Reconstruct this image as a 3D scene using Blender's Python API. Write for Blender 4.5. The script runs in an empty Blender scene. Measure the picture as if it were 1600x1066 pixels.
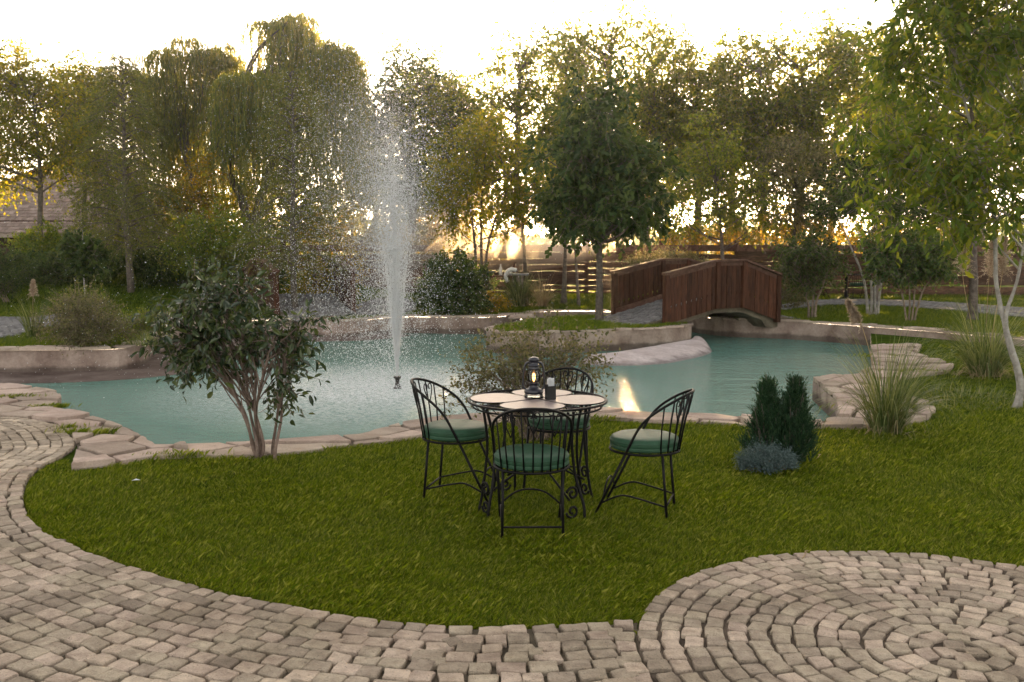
import bpy, bmesh, math, random
import numpy as np
from mathutils import Vector, Matrix, noise as mnoise
from mathutils.geometry import delaunay_2d_cdt
R = math.radians
rng = np.random.default_rng(7)
random.seed(7)
scene = bpy.context.scene
COL = scene.collection

# ------------------------------------------------------------------ camera
CAMZ = 1.7; FPX = 1500.0
PITCH = math.atan((533 - 388) / FPX)
cam_d = bpy.data.cameras.new('camera'); cam = bpy.data.objects.new('camera', cam_d); COL.objects.link(cam)
cam.location = (0, 0, CAMZ); cam.rotation_euler = (math.pi / 2 - PITCH, 0, 0)
cam_d.sensor_width = 36; cam_d.lens = FPX / 1600 * 36
cam_d.clip_start = 0.05; cam_d.clip_end = 3000
cam_d.dof.use_dof = True; cam_d.dof.focus_distance = 6.3; cam_d.dof.aperture_fstop = 8.0
scene.camera = cam

# ------------------------------------------------------------------ sky, sun, exposure
SUN_EL, SUN_AZ = R(7.2), R(3.7)
world = bpy.data.worlds.new('World'); scene.world = world; world.use_nodes = True
wn = world.node_tree; wn.nodes.clear()
sky = wn.nodes.new('ShaderNodeTexSky'); sky.sky_type = 'NISHITA'; sky.sun_disc = False
sky.sun_elevation = SUN_EL; sky.sun_rotation = SUN_AZ; sky.air_density = 0.7; sky.dust_density = 1.5; sky.ozone_density = 1.0
hs = wn.nodes.new('ShaderNodeHueSaturation'); hs.inputs['Saturation'].default_value = 0.40
bgn = wn.nodes.new('ShaderNodeBackground'); bgn.inputs['Strength'].default_value = 0.15
wo = wn.nodes.new('ShaderNodeOutputWorld')
tint = wn.nodes.new('ShaderNodeMix'); tint.data_type = 'RGBA'; tint.blend_type = 'MULTIPLY'
tint.inputs[0].default_value = 1.0; tint.inputs[7].default_value = (1.0, 0.87, 0.73, 1)
wn.links.new(sky.outputs[0], hs.inputs['Color']); wn.links.new(hs.outputs[0], tint.inputs[6])
wn.links.new(tint.outputs[2], bgn.inputs['Color'])
wn.links.new(bgn.outputs[0], wo.inputs['Surface'])
sd = bpy.data.lights.new('sun', 'SUN'); sd.energy = 5.0; sd.angle = R(0.5); sd.color = (1.0, 0.64, 0.29)
sun = bpy.data.objects.new('sun', sd); COL.objects.link(sun)
S = Vector((math.sin(SUN_AZ) * math.cos(SUN_EL), math.cos(SUN_AZ) * math.cos(SUN_EL), math.sin(SUN_EL)))
sun.rotation_euler = S.to_track_quat('Z', 'Y').to_euler(); sun.location = (0, 0, 30)
vs = scene.view_settings
vs.view_transform = 'Standard'; vs.look = 'None'; vs.gamma = 1.0; vs.use_curve_mapping = False; vs.exposure = 2.35
cy = scene.cycles
cy.max_bounces = 6; cy.diffuse_bounces = 4; cy.glossy_bounces = 3; cy.transmission_bounces = 5; cy.volume_bounces = 0
cy.transparent_max_bounces = 8; cy.use_denoising = True; cy.sample_clamp_indirect = 6.0
cy.caustics_reflective = False; cy.caustics_refractive = False
cy.volume_step_rate = 4.0

# ------------------------------------------------------------------ picture -> place
cp, sp_ = math.cos(PITCH), math.sin(PITCH)
def ray(px, py):
    u = (px - 800) / FPX; v = -(py - 533) / FPX
    return np.array([u, cp + v * sp_, -sp_ + v * cp])
def G(px, py, z=0.0):
    d = ray(px, py); t = (z - CAMZ) / d[2]
    return np.array([0, 0, CAMZ]) + d * t
def P(px, py, Y):
    d = ray(px, py); return np.array([0, 0, CAMZ]) + d * (Y / d[1])
def Gs(lst, z=0.0): return np.array([G(a, b, z)[:2] for a, b in lst])

# ------------------------------------------------------------------ tagging
def tag(o, label=None, cat=None, group=None, kind=None):
    if label: o['label'] = label
    if cat: o['category'] = cat
    if group: o['group'] = group
    if kind: o['kind'] = kind
    return o
def empty(name, loc, label, cat, group=None, rz=0.0):
    o = bpy.data.objects.new(name, None); COL.objects.link(o)
    o.location = [float(c) for c in loc]; o.rotation_euler = (0, 0, rz); o.empty_display_size = 0.2
    return tag(o, label, cat, group)
def copy_tree(o, parent=None):
    c = o.copy(); COL.objects.link(c); c.parent = parent
    for ch in [x for x in bpy.data.objects if x.parent == o]: copy_tree(ch, c)
    return c

# ------------------------------------------------------------------ meshes
class Geo:
    def __init__(s): s.V = []; s.F = []; s.n = 0; s.M = []
    def add(s, V, F, mi=0):
        V = np.asarray(V, dtype=np.float64).reshape(-1, 3)
        for f in (F if isinstance(F, list) and len(F) and isinstance(F[0], np.ndarray) else [F]):
            f = np.asarray(f, dtype=np.int64)
            if f.size: s.F.append(f + s.n); s.M.append((len(f), mi))
        s.V.append(V); s.n += len(V); return s
    def mesh(s, name, mats, smooth=False):
        me = bpy.data.meshes.new(name)
        V = np.concatenate(s.V) if s.V else np.zeros((0, 3))
        me.vertices.add(len(V)); me.vertices.foreach_set('co', V.astype(np.float32).ravel())
        loops = np.concatenate([f.ravel() for f in s.F]); tot = np.concatenate([np.full(len(f), f.shape[1]) for f in s.F])
        start = np.concatenate([[0], np.cumsum(tot)[:-1]])
        me.loops.add(len(loops)); me.loops.foreach_set('vertex_index', loops.astype(np.int32))
        me.polygons.add(len(tot)); me.polygons.foreach_set('loop_start', start.astype(np.int32)); me.polygons.foreach_set('loop_total', tot.astype(np.int32))
        if not isinstance(mats, (list, tuple)): mats = [mats]
        for m in mats: me.materials.append(m)
        if len(mats) > 1:
            me.polygons.foreach_set('material_index', np.concatenate([np.full(n, mi) for n, mi in s.M]).astype(np.int32))
        me.polygons.foreach_set('use_smooth', np.full(len(tot), smooth))
        me.update(calc_edges=True); me.validate(); return me
    def build(s, name, mats, parent=None, smooth=False, loc=None, kind=None):
        me = s.mesh(name, mats, smooth)
        o = bpy.data.objects.new(name, me); COL.objects.link(o)
        if parent is not None: o.parent = parent
        if loc is not None: o.location = [float(c) for c in loc]
        if kind: o['kind'] = kind
        return o

def box(cx, cy_, cz, sx, sy, sz, rz=0.0):
    v = np.array([[x, y, z] for z in (-.5, .5) for y in (-.5, .5) for x in (-.5, .5)]) * [sx, sy, sz]
    c, s = math.cos(rz), math.sin(rz)
    v = np.stack([v[:, 0] * c - v[:, 1] * s, v[:, 0] * s + v[:, 1] * c, v[:, 2]], 1) + [cx, cy_, cz]
    f = np.array([[0, 2, 3, 1], [4, 5, 7, 6], [0, 1, 5, 4], [2, 6, 7, 3], [0, 4, 6, 2], [1, 3, 7, 5]])
    return v, f
def crom(pts, n=8, closed=False):
    p = np.asarray(pts, float)
    if closed: q = np.vstack([p[-1:], p, p[:2]])
    else: q = np.vstack([2 * p[0] - p[1], p, 2 * p[-1] - p[-2]])
    out = []
    for i in range(1, len(q) - 2):
        t = np.linspace(0, 1, n, endpoint=False)[:, None]
        a, b, c, d = q[i - 1], q[i], q[i + 1], q[i + 2]
        out.append(.5 * ((2 * b) + (-a + c) * t + (2 * a - 5 * b + 4 * c - d) * t ** 2 + (-a + 3 * b - 3 * c + d) * t ** 3))
    out = np.vstack(out)
    return out if closed else np.vstack([out, p[-1:]])
def tube(pts, rad, n=6, closed=False, cap=True):
    p = np.asarray(pts, float); m = len(p); r = np.broadcast_to(np.asarray(rad, float), (m,))
    t = np.gradient(p, axis=0) if not closed else np.roll(p, -1, 0) - np.roll(p, 1, 0)
    t /= np.linalg.norm(t, axis=1)[:, None] + 1e-9
    up = np.array([0, 0, 1.0]) if abs(t[0][2]) < .9 else np.array([1.0, 0, 0])
    a = np.cross(t[0], up); a /= np.linalg.norm(a); A = [a]
    for i in range(1, m):
        a = A[-1] - t[i] * np.dot(A[-1], t[i]); a /= np.linalg.norm(a) + 1e-9; A.append(a)
    A = np.array(A); B = np.cross(t, A)
    th = np.arange(n) / n * 2 * math.pi
    V = p[:, None, :] + r[:, None, None] * (np.cos(th)[None, :, None] * A[:, None, :] + np.sin(th)[None, :, None] * B[:, None, :])
    V = V.reshape(-1, 3); k = np.arange(n); F = []
    rows = m if closed else m - 1
    for i in range(rows):
        j = (i + 1) % m
        F.append(np.stack([i * n + k, i * n + (k + 1) % n, j * n + (k + 1) % n, j * n + k], 1))
    Fs = [np.vstack(F)]
    if cap and not closed: Fs += [np.arange(n)[None, ::-1], (np.arange(n) + (m - 1) * n)[None, :]]
    return V, Fs
def lathe(prof, n=24, c=(0, 0, 0)):
    p = np.asarray(prof, float); th = np.arange(n) / n * 2 * math.pi
    V = np.stack([p[:, 0][:, None] * np.cos(th), p[:, 0][:, None] * np.sin(th), np.repeat(p[:, 1][:, None], n, 1)], 2).reshape(-1, 3) + c
    k = np.arange(n)
    F = np.vstack([np.stack([i * n + k, i * n + (k + 1) % n, (i + 1) * n + (k + 1) % n, (i + 1) * n + k], 1) for i in range(len(p) - 1)])
    return V, F
def prism(poly, z0, z1, bevel=0.0):
    """polygon (n,2) extruded with a small chamfer on the top edge; tilt handled by caller"""
    q = np.asarray(poly, float); n = len(q)
    c = q.mean(0)
    if bevel > 0:
        d = q - c; l = np.linalg.norm(d, axis=1)[:, None]
        q2 = q - d / l * np.minimum(bevel, l * .4)
        V = np.vstack([np.c_[q, np.full(n, z0)], np.c_[q, np.full(n, z1 - bevel * .7)], np.c_[q2, np.full(n, z1)]]); L = 3
    else:
        V = np.vstack([np.c_[q, np.full(n, z0)], np.c_[q, np.full(n, z1)]]); L = 2
    k = np.arange(n)
    F = np.vstack([np.stack([i * n + k, i * n + (k + 1) % n, (i + 1) * n + (k + 1) % n, (i + 1) * n + k], 1) for i in range(L - 1)])
    return V, [F, (k + (L - 1) * n)[None, :]]
def pin(pts, poly):
    x, y = pts[:, 0], pts[:, 1]; ins = np.zeros(len(x), bool); n = len(poly)
    for i in range(n):
        x1, y1 = poly[i]; x2, y2 = poly[(i + 1) % n]
        if y1 == y2: continue
        c = ((y1 > y) != (y2 > y)) & (x < (x2 - x1) * (y - y1) / (y2 - y1) + x1)
        ins ^= c
    return ins
def sheet(poly, hfun, spacing=None, inner_box=None, holes=()):
    """triangulated sheet inside a simple polygon, heights from hfun"""
    poly = np.asarray(poly, float); pts = [Vector(p) for p in poly]; n = len(poly)
    edges = [(i, (i + 1) % n) for i in range(n)]
    for h in holes:
        s = len(pts); pts += [Vector(p) for p in h]; edges += [(s + i, s + (i + 1) % len(h)) for i in range(len(h))]
    if spacing:
        x0, y0, x1, y1 = inner_box
        gx, gy = np.meshgrid(np.arange(x0, x1, spacing), np.arange(y0, y1, spacing))
        g = np.c_[gx.ravel(), gy.ravel()] + rng.uniform(-.2, .2, (gx.size, 2)) * spacing
        g = g[pin(g, poly)]
        pts += [Vector(p) for p in g]
    v, e, f, *_ = delaunay_2d_cdt(pts, edges, [], 0, 1e-5)
    v = np.array([[a[0], a[1]] for a in v]); f = np.array(f)
    c = v[f].mean(1); keep = pin(c, poly)
    for h in holes: keep &= ~pin(c, h)
    f = f[keep]
    return np.c_[v, hfun(v[:, 0], v[:, 1])], f
def clip_half(poly, p, nrm):
    out = []; n = len(poly)
    if n == 0: return poly
    d = (poly - p) @ nrm
    for i in range(n):
        j = (i + 1) % n
        if d[i] <= 0: out.append(poly[i])
        if (d[i] < 0) != (d[j] < 0) and abs(d[i] - d[j]) > 1e-12:
            out.append(poly[i] + (poly[j] - poly[i]) * d[i] / (d[i] - d[j]))
    return np.array(out) if out else np.zeros((0, 2))
def area(p): 
    if len(p) < 3: return 0
    return .5 * abs(np.dot(p[:, 0], np.roll(p[:, 1], -1)) - np.dot(p[:, 1], np.roll(p[:, 0], -1)))
def voronoi(region, spx, spy, gap, seed=0):
    r = np.random.default_rng(seed); x0, y0 = region.min(0); x1, y1 = region.max(0)
    S_ = []; row = 0; y = y0 - spy
    while y < y1 + spy:
        x = x0 - spx + (row % 2) * spx * .5
        while x < x1 + spx:
            S_.append([x + r.uniform(-.36, .36) * spx, y + r.uniform(-.36, .36) * spy]); x += spx
        y += spy; row += 1
    S_ = np.array(S_)
    cells = []
    for i, s in enumerate(S_):
        dd = (S_ - s) / [spx, spy]; near = np.argsort((dd ** 2).sum(1))[1:14]
        c = region.copy()
        if not (pin(s[None], region)[0] or np.min(np.linalg.norm(region - s, axis=1)) < max(spx, spy)): continue
        for j in near:
            nv = S_[j] - s; l = np.linalg.norm(nv); nv /= l
            c = clip_half(c, s + nv * (l / 2 - gap / 2), nv)
            if len(c) < 3: break
        if len(c) >= 3 and area(c) > .006: cells.append(c)
    return cells
def roughen(poly, step, amp, r):
    out = []; n = len(poly)
    for i in range(n):
        a, b = poly[i], poly[(i + 1) % n]; L = np.linalg.norm(b - a); k = max(1, int(L / step))
        for j in range(k):
            q = a + (b - a) * j / k
            if j: q = q + r.normal(0, amp, 2)
            out.append(q)
    return np.array(out)

# ------------------------------------------------------------------ materials
def nt(name):
    m = bpy.data.materials.new(name); m.use_nodes = True; t = m.node_tree; t.nodes.clear()
    out = t.nodes.new('ShaderNodeOutputMaterial'); return m, t, out
def N(t, typ, **kw):
    n = t.nodes.new(typ)
    for k, v in kw.items():
        if k in n.inputs: n.inputs[k].default_value = v
        else: setattr(n, k, v)
    return n
def ramp(t, stops):
    n = t.nodes.new('ShaderNodeValToRGB'); e = n.color_ramp.elements
    while len(e) < len(stops): e.new(.5)
    for a, (p, c) in zip(e, stops):
        a.position = p; a.color = (c[0], c[1], c[2], 1) if not isinstance(c, (int, float)) else (c, c, c, 1)
    return n
def leafmat(name, cols, trans=.45, rough=.5, tcol=1.6, spec=.16, warm=(1.25, 1.0, .5), k=1.0):
    cols = [[x * k for x in c] for c in cols]
    m, t, out = nt(name)
    geo = N(t, 'ShaderNodeNewGeometry')
    oi = N(t, 'ShaderNodeObjectInfo')
    st = [(i / max(1, len(cols) - 1), c) for i, c in enumerate(cols)]
    rp = ramp(t, st); t.links.new(geo.outputs['Random Per Island'], rp.inputs[0])
    hsv = N(t, 'ShaderNodeHueSaturation')
    mr = N(t, 'ShaderNodeMapRange'); mr.inputs['To Min'].default_value = .8; mr.inputs['To Max'].default_value = 1.2
    t.links.new(oi.outputs['Random'], mr.inputs['Value']); t.links.new(mr.outputs[0], hsv.inputs['Value']); t.links.new(rp.outputs[0], hsv.inputs['Color'])
    pr = N(t, 'ShaderNodeBsdfPrincipled', Roughness=rough); pr.inputs['Specular IOR Level'].default_value = spec
    t.links.new(hsv.outputs[0], pr.inputs['Base Color'])
    mx = N(t, 'ShaderNodeMix', data_type='RGBA', blend_type='MULTIPLY'); mx.inputs[0].default_value = 1; mx.inputs[7].default_value = (tcol * warm[0], tcol * warm[1], tcol * warm[2], 1)
    t.links.new(hsv.outputs[0], mx.inputs[6])
    tr = N(t, 'ShaderNodeBsdfTranslucent'); t.links.new(mx.outputs[2], tr.inputs['Color'])
    ms = N(t, 'ShaderNodeMixShader'); ms.inputs[0].default_value = trans
    t.links.new(pr.outputs[0], ms.inputs[1]); t.links.new(tr.outputs[0], ms.inputs[2]); t.links.new(ms.outputs[0], out.inputs['Surface'])
    return m
def stonemat(name, c1, c2, scale=6, bump=.3, rough=.85, rnd=.25, fine=60, pit=0.0, wet=None, speck=None, metal=0, detail=6, coords='Object', dirt=0, spec=.25):
    """mottled mineral / bark / wood-like surface with fine relief"""
    m, t, out = nt(name)
    tc = N(t, 'ShaderNodeTexCoord'); oi = N(t, 'ShaderNodeObjectInfo'); geo = N(t, 'ShaderNodeNewGeometry')
    va = N(t, 'ShaderNodeVectorMath', operation='ADD')
    vm = N(t, 'ShaderNodeVectorMath', operation='SCALE'); vm.inputs['Scale'].default_value = 37.0
    cx = N(t, 'ShaderNodeCombineXYZ'); t.links.new(oi.outputs['Random'], cx.inputs[0]); t.links.new(geo.outputs['Random Per Island'], cx.inputs[1])
    t.links.new(cx.outputs[0], vm.inputs[0]); t.links.new(tc.outputs[coords], va.inputs[0])
    if rnd > 0: t.links.new(vm.outputs[0], va.inputs[1])
    n1 = N(t, 'ShaderNodeTexNoise', Scale=scale, Detail=detail, Roughness=.6); t.links.new(va.outputs[0], n1.inputs['Vector'])
    n2 = N(t, 'ShaderNodeTexNoise', Scale=fine, Detail=4, Roughness=.7); t.links.new(va.outputs[0], n2.inputs['Vector'])
    rp = ramp(t, [(.3, c1), (.7, c2)]); t.links.new(n1.outputs[0], rp.inputs[0])
    # per piece brightness
    ad = N(t, 'ShaderNodeMath', operation='ADD'); t.links.new(oi.outputs['Random'], ad.inputs[0]); t.links.new(geo.outputs['Random Per Island'], ad.inputs[1])
    fr = N(t, 'ShaderNodeMath', operation='FRACT'); t.links.new(ad.outputs[0], fr.inputs[0])
    mr = N(t, 'ShaderNodeMapRange'); mr.inputs['To Min'].default_value = 1 - rnd; mr.inputs['To Max'].default_value = 1 + rnd; t.links.new(fr.outputs[0], mr.inputs['Value'])
    mr2 = N(t, 'ShaderNodeMapRange'); mr2.inputs['From Min'].default_value = .3; mr2.inputs['From Max'].default_value = .7; mr2.inputs['To Min'].default_value = .82; mr2.inputs['To Max'].default_value = 1.15; t.links.new(n2.outputs[0], mr2.inputs['Value'])
    mu = N(t, 'ShaderNodeMath', operation='MULTIPLY'); t.links.new(mr.outputs[0], mu.inputs[0]); t.links.new(mr2.outputs[0], mu.inputs[1])
    hsv = N(t, 'ShaderNodeHueSaturation'); t.links.new(mu.outputs[0], hsv.inputs['Value']); t.links.new(rp.outputs[0], hsv.inputs['Color'])
    mh = N(t, 'ShaderNodeMapRange'); mh.inputs['To Min'].default_value = .49; mh.inputs['To Max'].default_value = .515; t.links.new(oi.outputs['Random'], mh.inputs['Value']); t.links.new(mh.outputs[0], hsv.inputs['Hue'])
    colr = hsv.outputs[0]
    if pit > 0:
        vo = N(t, 'ShaderNodeTexVoronoi', Scale=fine * .9); t.links.new(va.outputs[0], vo.inputs['Vector'])
        pr_ = ramp(t, [(.0, .25), (pit, 1.0)]); t.links.new(vo.outputs['Distance'], pr_.inputs[0])
        n3 = N(t, 'ShaderNodeTexNoise', Scale=scale * 2.5); t.links.new(va.outputs[0], n3.inputs['Vector'])
        r3 = ramp(t, [(.5, .0), (.62, 1.0)]); t.links.new(n3.outputs[0], r3.inputs[0])
        mm = N(t, 'ShaderNodeMix', data_type='RGBA', blend_type='MULTIPLY'); t.links.new(r3.outputs[0], mm.inputs[0]); t.links.new(colr, mm.inputs[6]); t.links.new(pr_.outputs[0], mm.inputs[7]); colr = mm.outputs[2]
    if wet is not None:
        sx = N(t, 'ShaderNodeSeparateXYZ'); t.links.new(geo.outputs['Position'], sx.inputs[0])
        wz = N(t, 'ShaderNodeMath', operation='MULTIPLY_ADD'); wz.inputs[1].default_value = .12; t.links.new(n1.outputs[0], wz.inputs[0]); t.links.new(sx.outputs[2], wz.inputs[2])
        rw = N(t, 'ShaderNodeMapRange'); rw.inputs['From Min'].default_value = wet; rw.inputs['From Max'].default_value = wet + .05; rw.inputs['To Min'].default_value = .45; t.links.new(wz.outputs[0], rw.inputs['Value'])
        mw = N(t, 'ShaderNodeMix', data_type='RGBA', blend_type='MULTIPLY'); mw.inputs[0].default_value = 1; t.links.new(colr, mw.inputs[6]); t.links.new(rw.outputs[0], mw.inputs[7]); colr = mw.outputs[2]
    if dirt > 0:
        nd = N(t, 'ShaderNodeTexNoise', Scale=1.1, Detail=5, Roughness=.6); t.links.new(geo.outputs['Position'], nd.inputs['Vector'])
        rd = ramp(t, [(.36, [1 - dirt, 1 - dirt * 1.05, 1 - dirt * 1.15]), (.6, 1.05)]); t.links.new(nd.outputs[0], rd.inputs[0])
        md = N(t, 'ShaderNodeMix', data_type='RGBA', blend_type='MULTIPLY'); md.inputs[0].default_value = 1; t.links.new(colr, md.inputs[6]); t.links.new(rd.outputs[0], md.inputs[7]); colr = md.outputs[2]
    pr = N(t, 'ShaderNodeBsdfPrincipled', Roughness=rough, Metallic=metal); t.links.new(colr, pr.inputs['Base Color']); pr.inputs['Specular IOR Level'].default_value = spec
    if bump > 0:
        sm = N(t, 'ShaderNodeMath', operation='MULTIPLY_ADD'); sm.inputs[1].default_value = 3.0; t.links.new(n1.outputs[0], sm.inputs[0]); t.links.new(n2.outputs[0], sm.inputs[2])
        bp = N(t, 'ShaderNodeBump', Strength=bump, Distance=.01); t.links.new(sm.outputs[0], bp.inputs['Height']); t.links.new(bp.outputs[0], pr.inputs['Normal'])
    t.links.new(pr.outputs[0], out.inputs['Surface']); return m
def plain(name, c, rough=.5, metal=0, spec=.5, emit=None, es=0):
    m, t, out = nt(name); pr = N(t, 'ShaderNodeBsdfPrincipled', Roughness=rough, Metallic=metal)
    n1 = N(t, 'ShaderNodeTexNoise', Scale=25, Detail=3); tc = N(t, 'ShaderNodeTexCoord'); t.links.new(tc.outputs['Object'], n1.inputs['Vector'])
    rp = ramp(t, [(.3, [x * .85 for x in c]), (.7, [min(1, x * 1.12) for x in c])]); t.links.new(n1.outputs[0], rp.inputs[0]); t.links.new(rp.outputs[0], pr.inputs['Base Color'])
    pr.inputs['Specular IOR Level'].default_value = spec
    if emit: pr.inputs['Emission Color'].default_value = (*emit, 1); pr.inputs['Emission Strength'].default_value = es
    t.links.new(pr.outputs[0], out.inputs['Surface']); return m
def woodmat(name, c1, c2, rough=.6, axis=(8, 8, .7)):
    m, t, out = nt(name); tc = N(t, 'ShaderNodeTexCoord'); mp = N(t, 'ShaderNodeMapping'); mp.inputs['Scale'].default_value = axis
    oi = N(t, 'ShaderNodeObjectInfo'); va = N(t, 'ShaderNodeVectorMath', operation='ADD'); cx = N(t, 'ShaderNodeCombineXYZ')
    sc = N(t, 'ShaderNodeMath', operation='MULTIPLY'); sc.inputs[1].default_value = 50; t.links.new(oi.outputs['Random'], sc.inputs[0]); t.links.new(sc.outputs[0], cx.inputs[0]); t.links.new(sc.outputs[0], cx.inputs[2])
    t.links.new(tc.outputs['Object'], va.inputs[0]); t.links.new(cx.outputs[0], va.inputs[1]); t.links.new(va.outputs[0], mp.inputs[0])
    n1 = N(t, 'ShaderNodeTexNoise', Scale=5, Detail=6, Distortion=.6); t.links.new(mp.outputs[0], n1.inputs['Vector'])
    rp = ramp(t, [(.32, c1), (.68, c2)]); t.links.new(n1.outputs[0], rp.inputs[0])
    hsv = N(t, 'ShaderNodeHueSaturation'); mr = N(t, 'ShaderNodeMapRange'); mr.inputs['To Min'].default_value = .7; mr.inputs['To Max'].default_value = 1.3
    t.links.new(oi.outputs['Random'], mr.inputs['Value']); t.links.new(mr.outputs[0], hsv.inputs['Value']); t.links.new(rp.outputs[0], hsv.inputs['Color'])
    pr = N(t, 'ShaderNodeBsdfPrincipled', Roughness=rough); t.links.new(hsv.outputs[0], pr.inputs['Base Color']); pr.inputs['Specular IOR Level'].default_value = .15
    bp = N(t, 'ShaderNodeBump', Strength=.3, Distance=.005); t.links.new(n1.outputs[0], bp.inputs['Height']); t.links.new(bp.outputs[0], pr.inputs['Normal'])
    t.links.new(pr.outputs[0], out.inputs['Surface']); return m

M = {}
M['cobble'] = stonemat('cobble_stone', (.36, .285, .225), (.60, .50, .395), scale=14, fine=110, bump=.9, rnd=.27, pit=.42, dirt=.35)
M['cobble_grey'] = stonemat('grey_cobble_stone', (.12, .12, .125), (.25, .24, .235), scale=9, fine=60, bump=.5, rnd=.25)
M['mortar'] = stonemat('sandy_joint_filling', (.07, .055, .040), (.19, .155, .115), scale=5, fine=220, bump=.8, rnd=0, rough=.95)
M['flag'] = stonemat('pink_flagstone', (.38, .29, .24), (.52, .42, .35), scale=5, fine=60, bump=.7, rnd=.22, pit=.3, dirt=.25)
M['plaster'] = stonemat('pool_wall_plaster', (.17, .11, .092), (.46, .36, .31), scale=2.3, fine=26, bump=.4, rnd=0, wet=-.10, coords='Object')
M['beach'] = stonemat('pale_plaster', (.42, .34, .33), (.66, .58, .57), scale=2.5, fine=14, bump=.3, rnd=0, wet=-.17)
M['floor'] = stonemat('pool_floor_paint', (.06, .22, .19), (.10, .32, .28), scale=1.3, fine=10, bump=.1, rnd=0)
M['lawnbase'] = stonemat('turf_soil', (.025, .045, .006), (.065, .10, .014), scale=2.5, fine=90, bump=.8, rnd=0, rough=.95, spec=0)
M['bark'] = stonemat('grey_brown_bark', (.07, .055, .045), (.19, .16, .135), scale=14, fine=60, bump=1, rnd=.2)
M['palebark'] = stonemat('pale_smooth_bark', (.22, .20, .18), (.46, .43, .40), scale=9, fine=40, bump=.5, rnd=.1)
M['twig'] = stonemat('brown_twig_bark', (.13, .09, .07), (.26, .20, .16), scale=20, fine=80, bump=.3, rnd=.2)
M['iron'] = plain('black_wrought_iron', (.008, .0075, .008), rough=.45, metal=.0, spec=.14)
M['cushion'] = plain('green_leatherette', (.030, .080, .046), rough=.52, spec=.22)
M['tabletop'] = plain('mauve_painted_table_metal', (.235, .19, .185), rough=.42)
M['wood'] = woodmat('reddish_brown_bridge_wood', (.030, .011, .006), (.095, .038, .020))
M['woodcap'] = woodmat('weathered_handrail_wood', (.075, .036, .025), (.16, .09, .065), axis=(2, 2, 2))
M['fence'] = woodmat('rough_fence_wood', (.045, .022, .014), (.15, .08, .05), axis=(.8, 6, 6))
M['roof'] = stonemat('weathered_roof_shingle', (.24, .17, .15), (.42, .33, .30), scale=3, fine=20, bump=.5, rnd=.25)
M['darkwood'] = woodmat('dark_house_wood', (.03, .012, .008), (.08, .03, .02))
M['blackplastic'] = plain('black_plastic', (.008, .008, .009), rough=.4)
M['paper'] = plain('white_paper', (.72, .74, .76), rough=.8)
M['enamel'] = plain('dark_blue_lantern_enamel', (.012, .013, .022), rough=.28, spec=.7)
M['white'] = plain('white_plastic', (.7, .68, .64), rough=.5)
M['greymetal'] = plain('dull_grey_metal', (.18, .19, .20), rough=.45, metal=.6)
M['bronze'] = plain('fountain_nozzle_metal', (.05, .045, .04), rough=.4, metal=.7)
m, t, out = nt('clear_glass'); g = N(t, 'ShaderNodeBsdfGlass', Roughness=.0, IOR=1.3); tr = N(t, 'ShaderNodeBsdfTransparent'); tr.inputs[0].default_value = (.93, .95, .93, 1)
gl = N(t, 'ShaderNodeBsdfGlossy', Roughness=.03); fz = N(t, 'ShaderNodeFresnel', IOR=1.5); ms = N(t, 'ShaderNodeMixShader')
t.links.new(fz.outputs[0], ms.inputs[0]); t.links.new(tr.outputs[0], ms.inputs[1]); t.links.new(gl.outputs[0], ms.inputs[2]); t.links.new(ms.outputs[0], out.inputs['Surface']); M['glass'] = m
t.nodes.remove(g)
m, t, out = nt('amber_filament_glow'); em = N(t, 'ShaderNodeEmission', Strength=1.6); em.inputs['Color'].default_value = (1, .42, .12, 1); t.links.new(em.outputs[0], out.inputs['Surface']); M['glow'] = m
m, t, out = nt('falling_water_drops'); d = N(t, 'ShaderNodeBsdfDiffuse'); d.inputs[0].default_value = (.92, .94, .97, 1); tr = N(t, 'ShaderNodeBsdfTranslucent'); tr.inputs[0].default_value = (1, 1, 1, 1); g = N(t, 'ShaderNodeBsdfGlossy', Roughness=.15)
a = N(t, 'ShaderNodeMixShader'); a.inputs[0].default_value = .6; b = N(t, 'ShaderNodeMixShader'); b.inputs[0].default_value = .15
t.links.new(d.outputs[0], a.inputs[1]); t.links.new(tr.outputs[0], a.inputs[2]); t.links.new(a.outputs[0], b.inputs[1]); t.links.new(g.outputs[0], b.inputs[2]); gs = N(t, 'ShaderNodeBsdfGlass', IOR=1.25, Roughness=.05); c_ = N(t, 'ShaderNodeMixShader'); c_.inputs[0].default_value = .0; t.links.new(b.outputs[0], c_.inputs[1]); t.links.new(gs.outputs[0], c_.inputs[2]); t.links.new(c_.outputs[0], out.inputs['Surface']); M['drops'] = m
# water
m, t, out = nt('turquoise_pool_water')
tc = N(t, 'ShaderNodeTexCoord'); geo = N(t, 'ShaderNodeNewGeometry')
mp = N(t, 'ShaderNodeMapping'); mp.inputs['Scale'].default_value = (1.0, 2.4, 1); t.links.new(geo.outputs['Position'], mp.inputs[0])
n1 = N(t, 'ShaderNodeTexNoise', Scale=7.5, Detail=6, Roughness=.6, Distortion=.4); t.links.new(mp.outputs[0], n1.inputs['Vector'])
n2 = N(t, 'ShaderNodeTexNoise', Scale=1.3, Detail=2); t.links.new(mp.outputs[0], n2.inputs['Vector'])
FOUNT = G(621, 607, -.25)
ds = N(t, 'ShaderNodeVectorMath', operation='DISTANCE'); ds.inputs[1].default_value = tuple(float(c) for c in FOUNT); t.links.new(geo.outputs['Position'], ds.inputs[0])
fal = N(t, 'ShaderNodeMapRange'); fal.inputs['From Min'].default_value = .4; fal.inputs['From Max'].default_value = 5.0; fal.inputs['To Min'].default_value = 1.0; fal.inputs['To Max'].default_value = .10; t.links.new(ds.outputs['Value'], fal.inputs['Value'])
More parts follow.
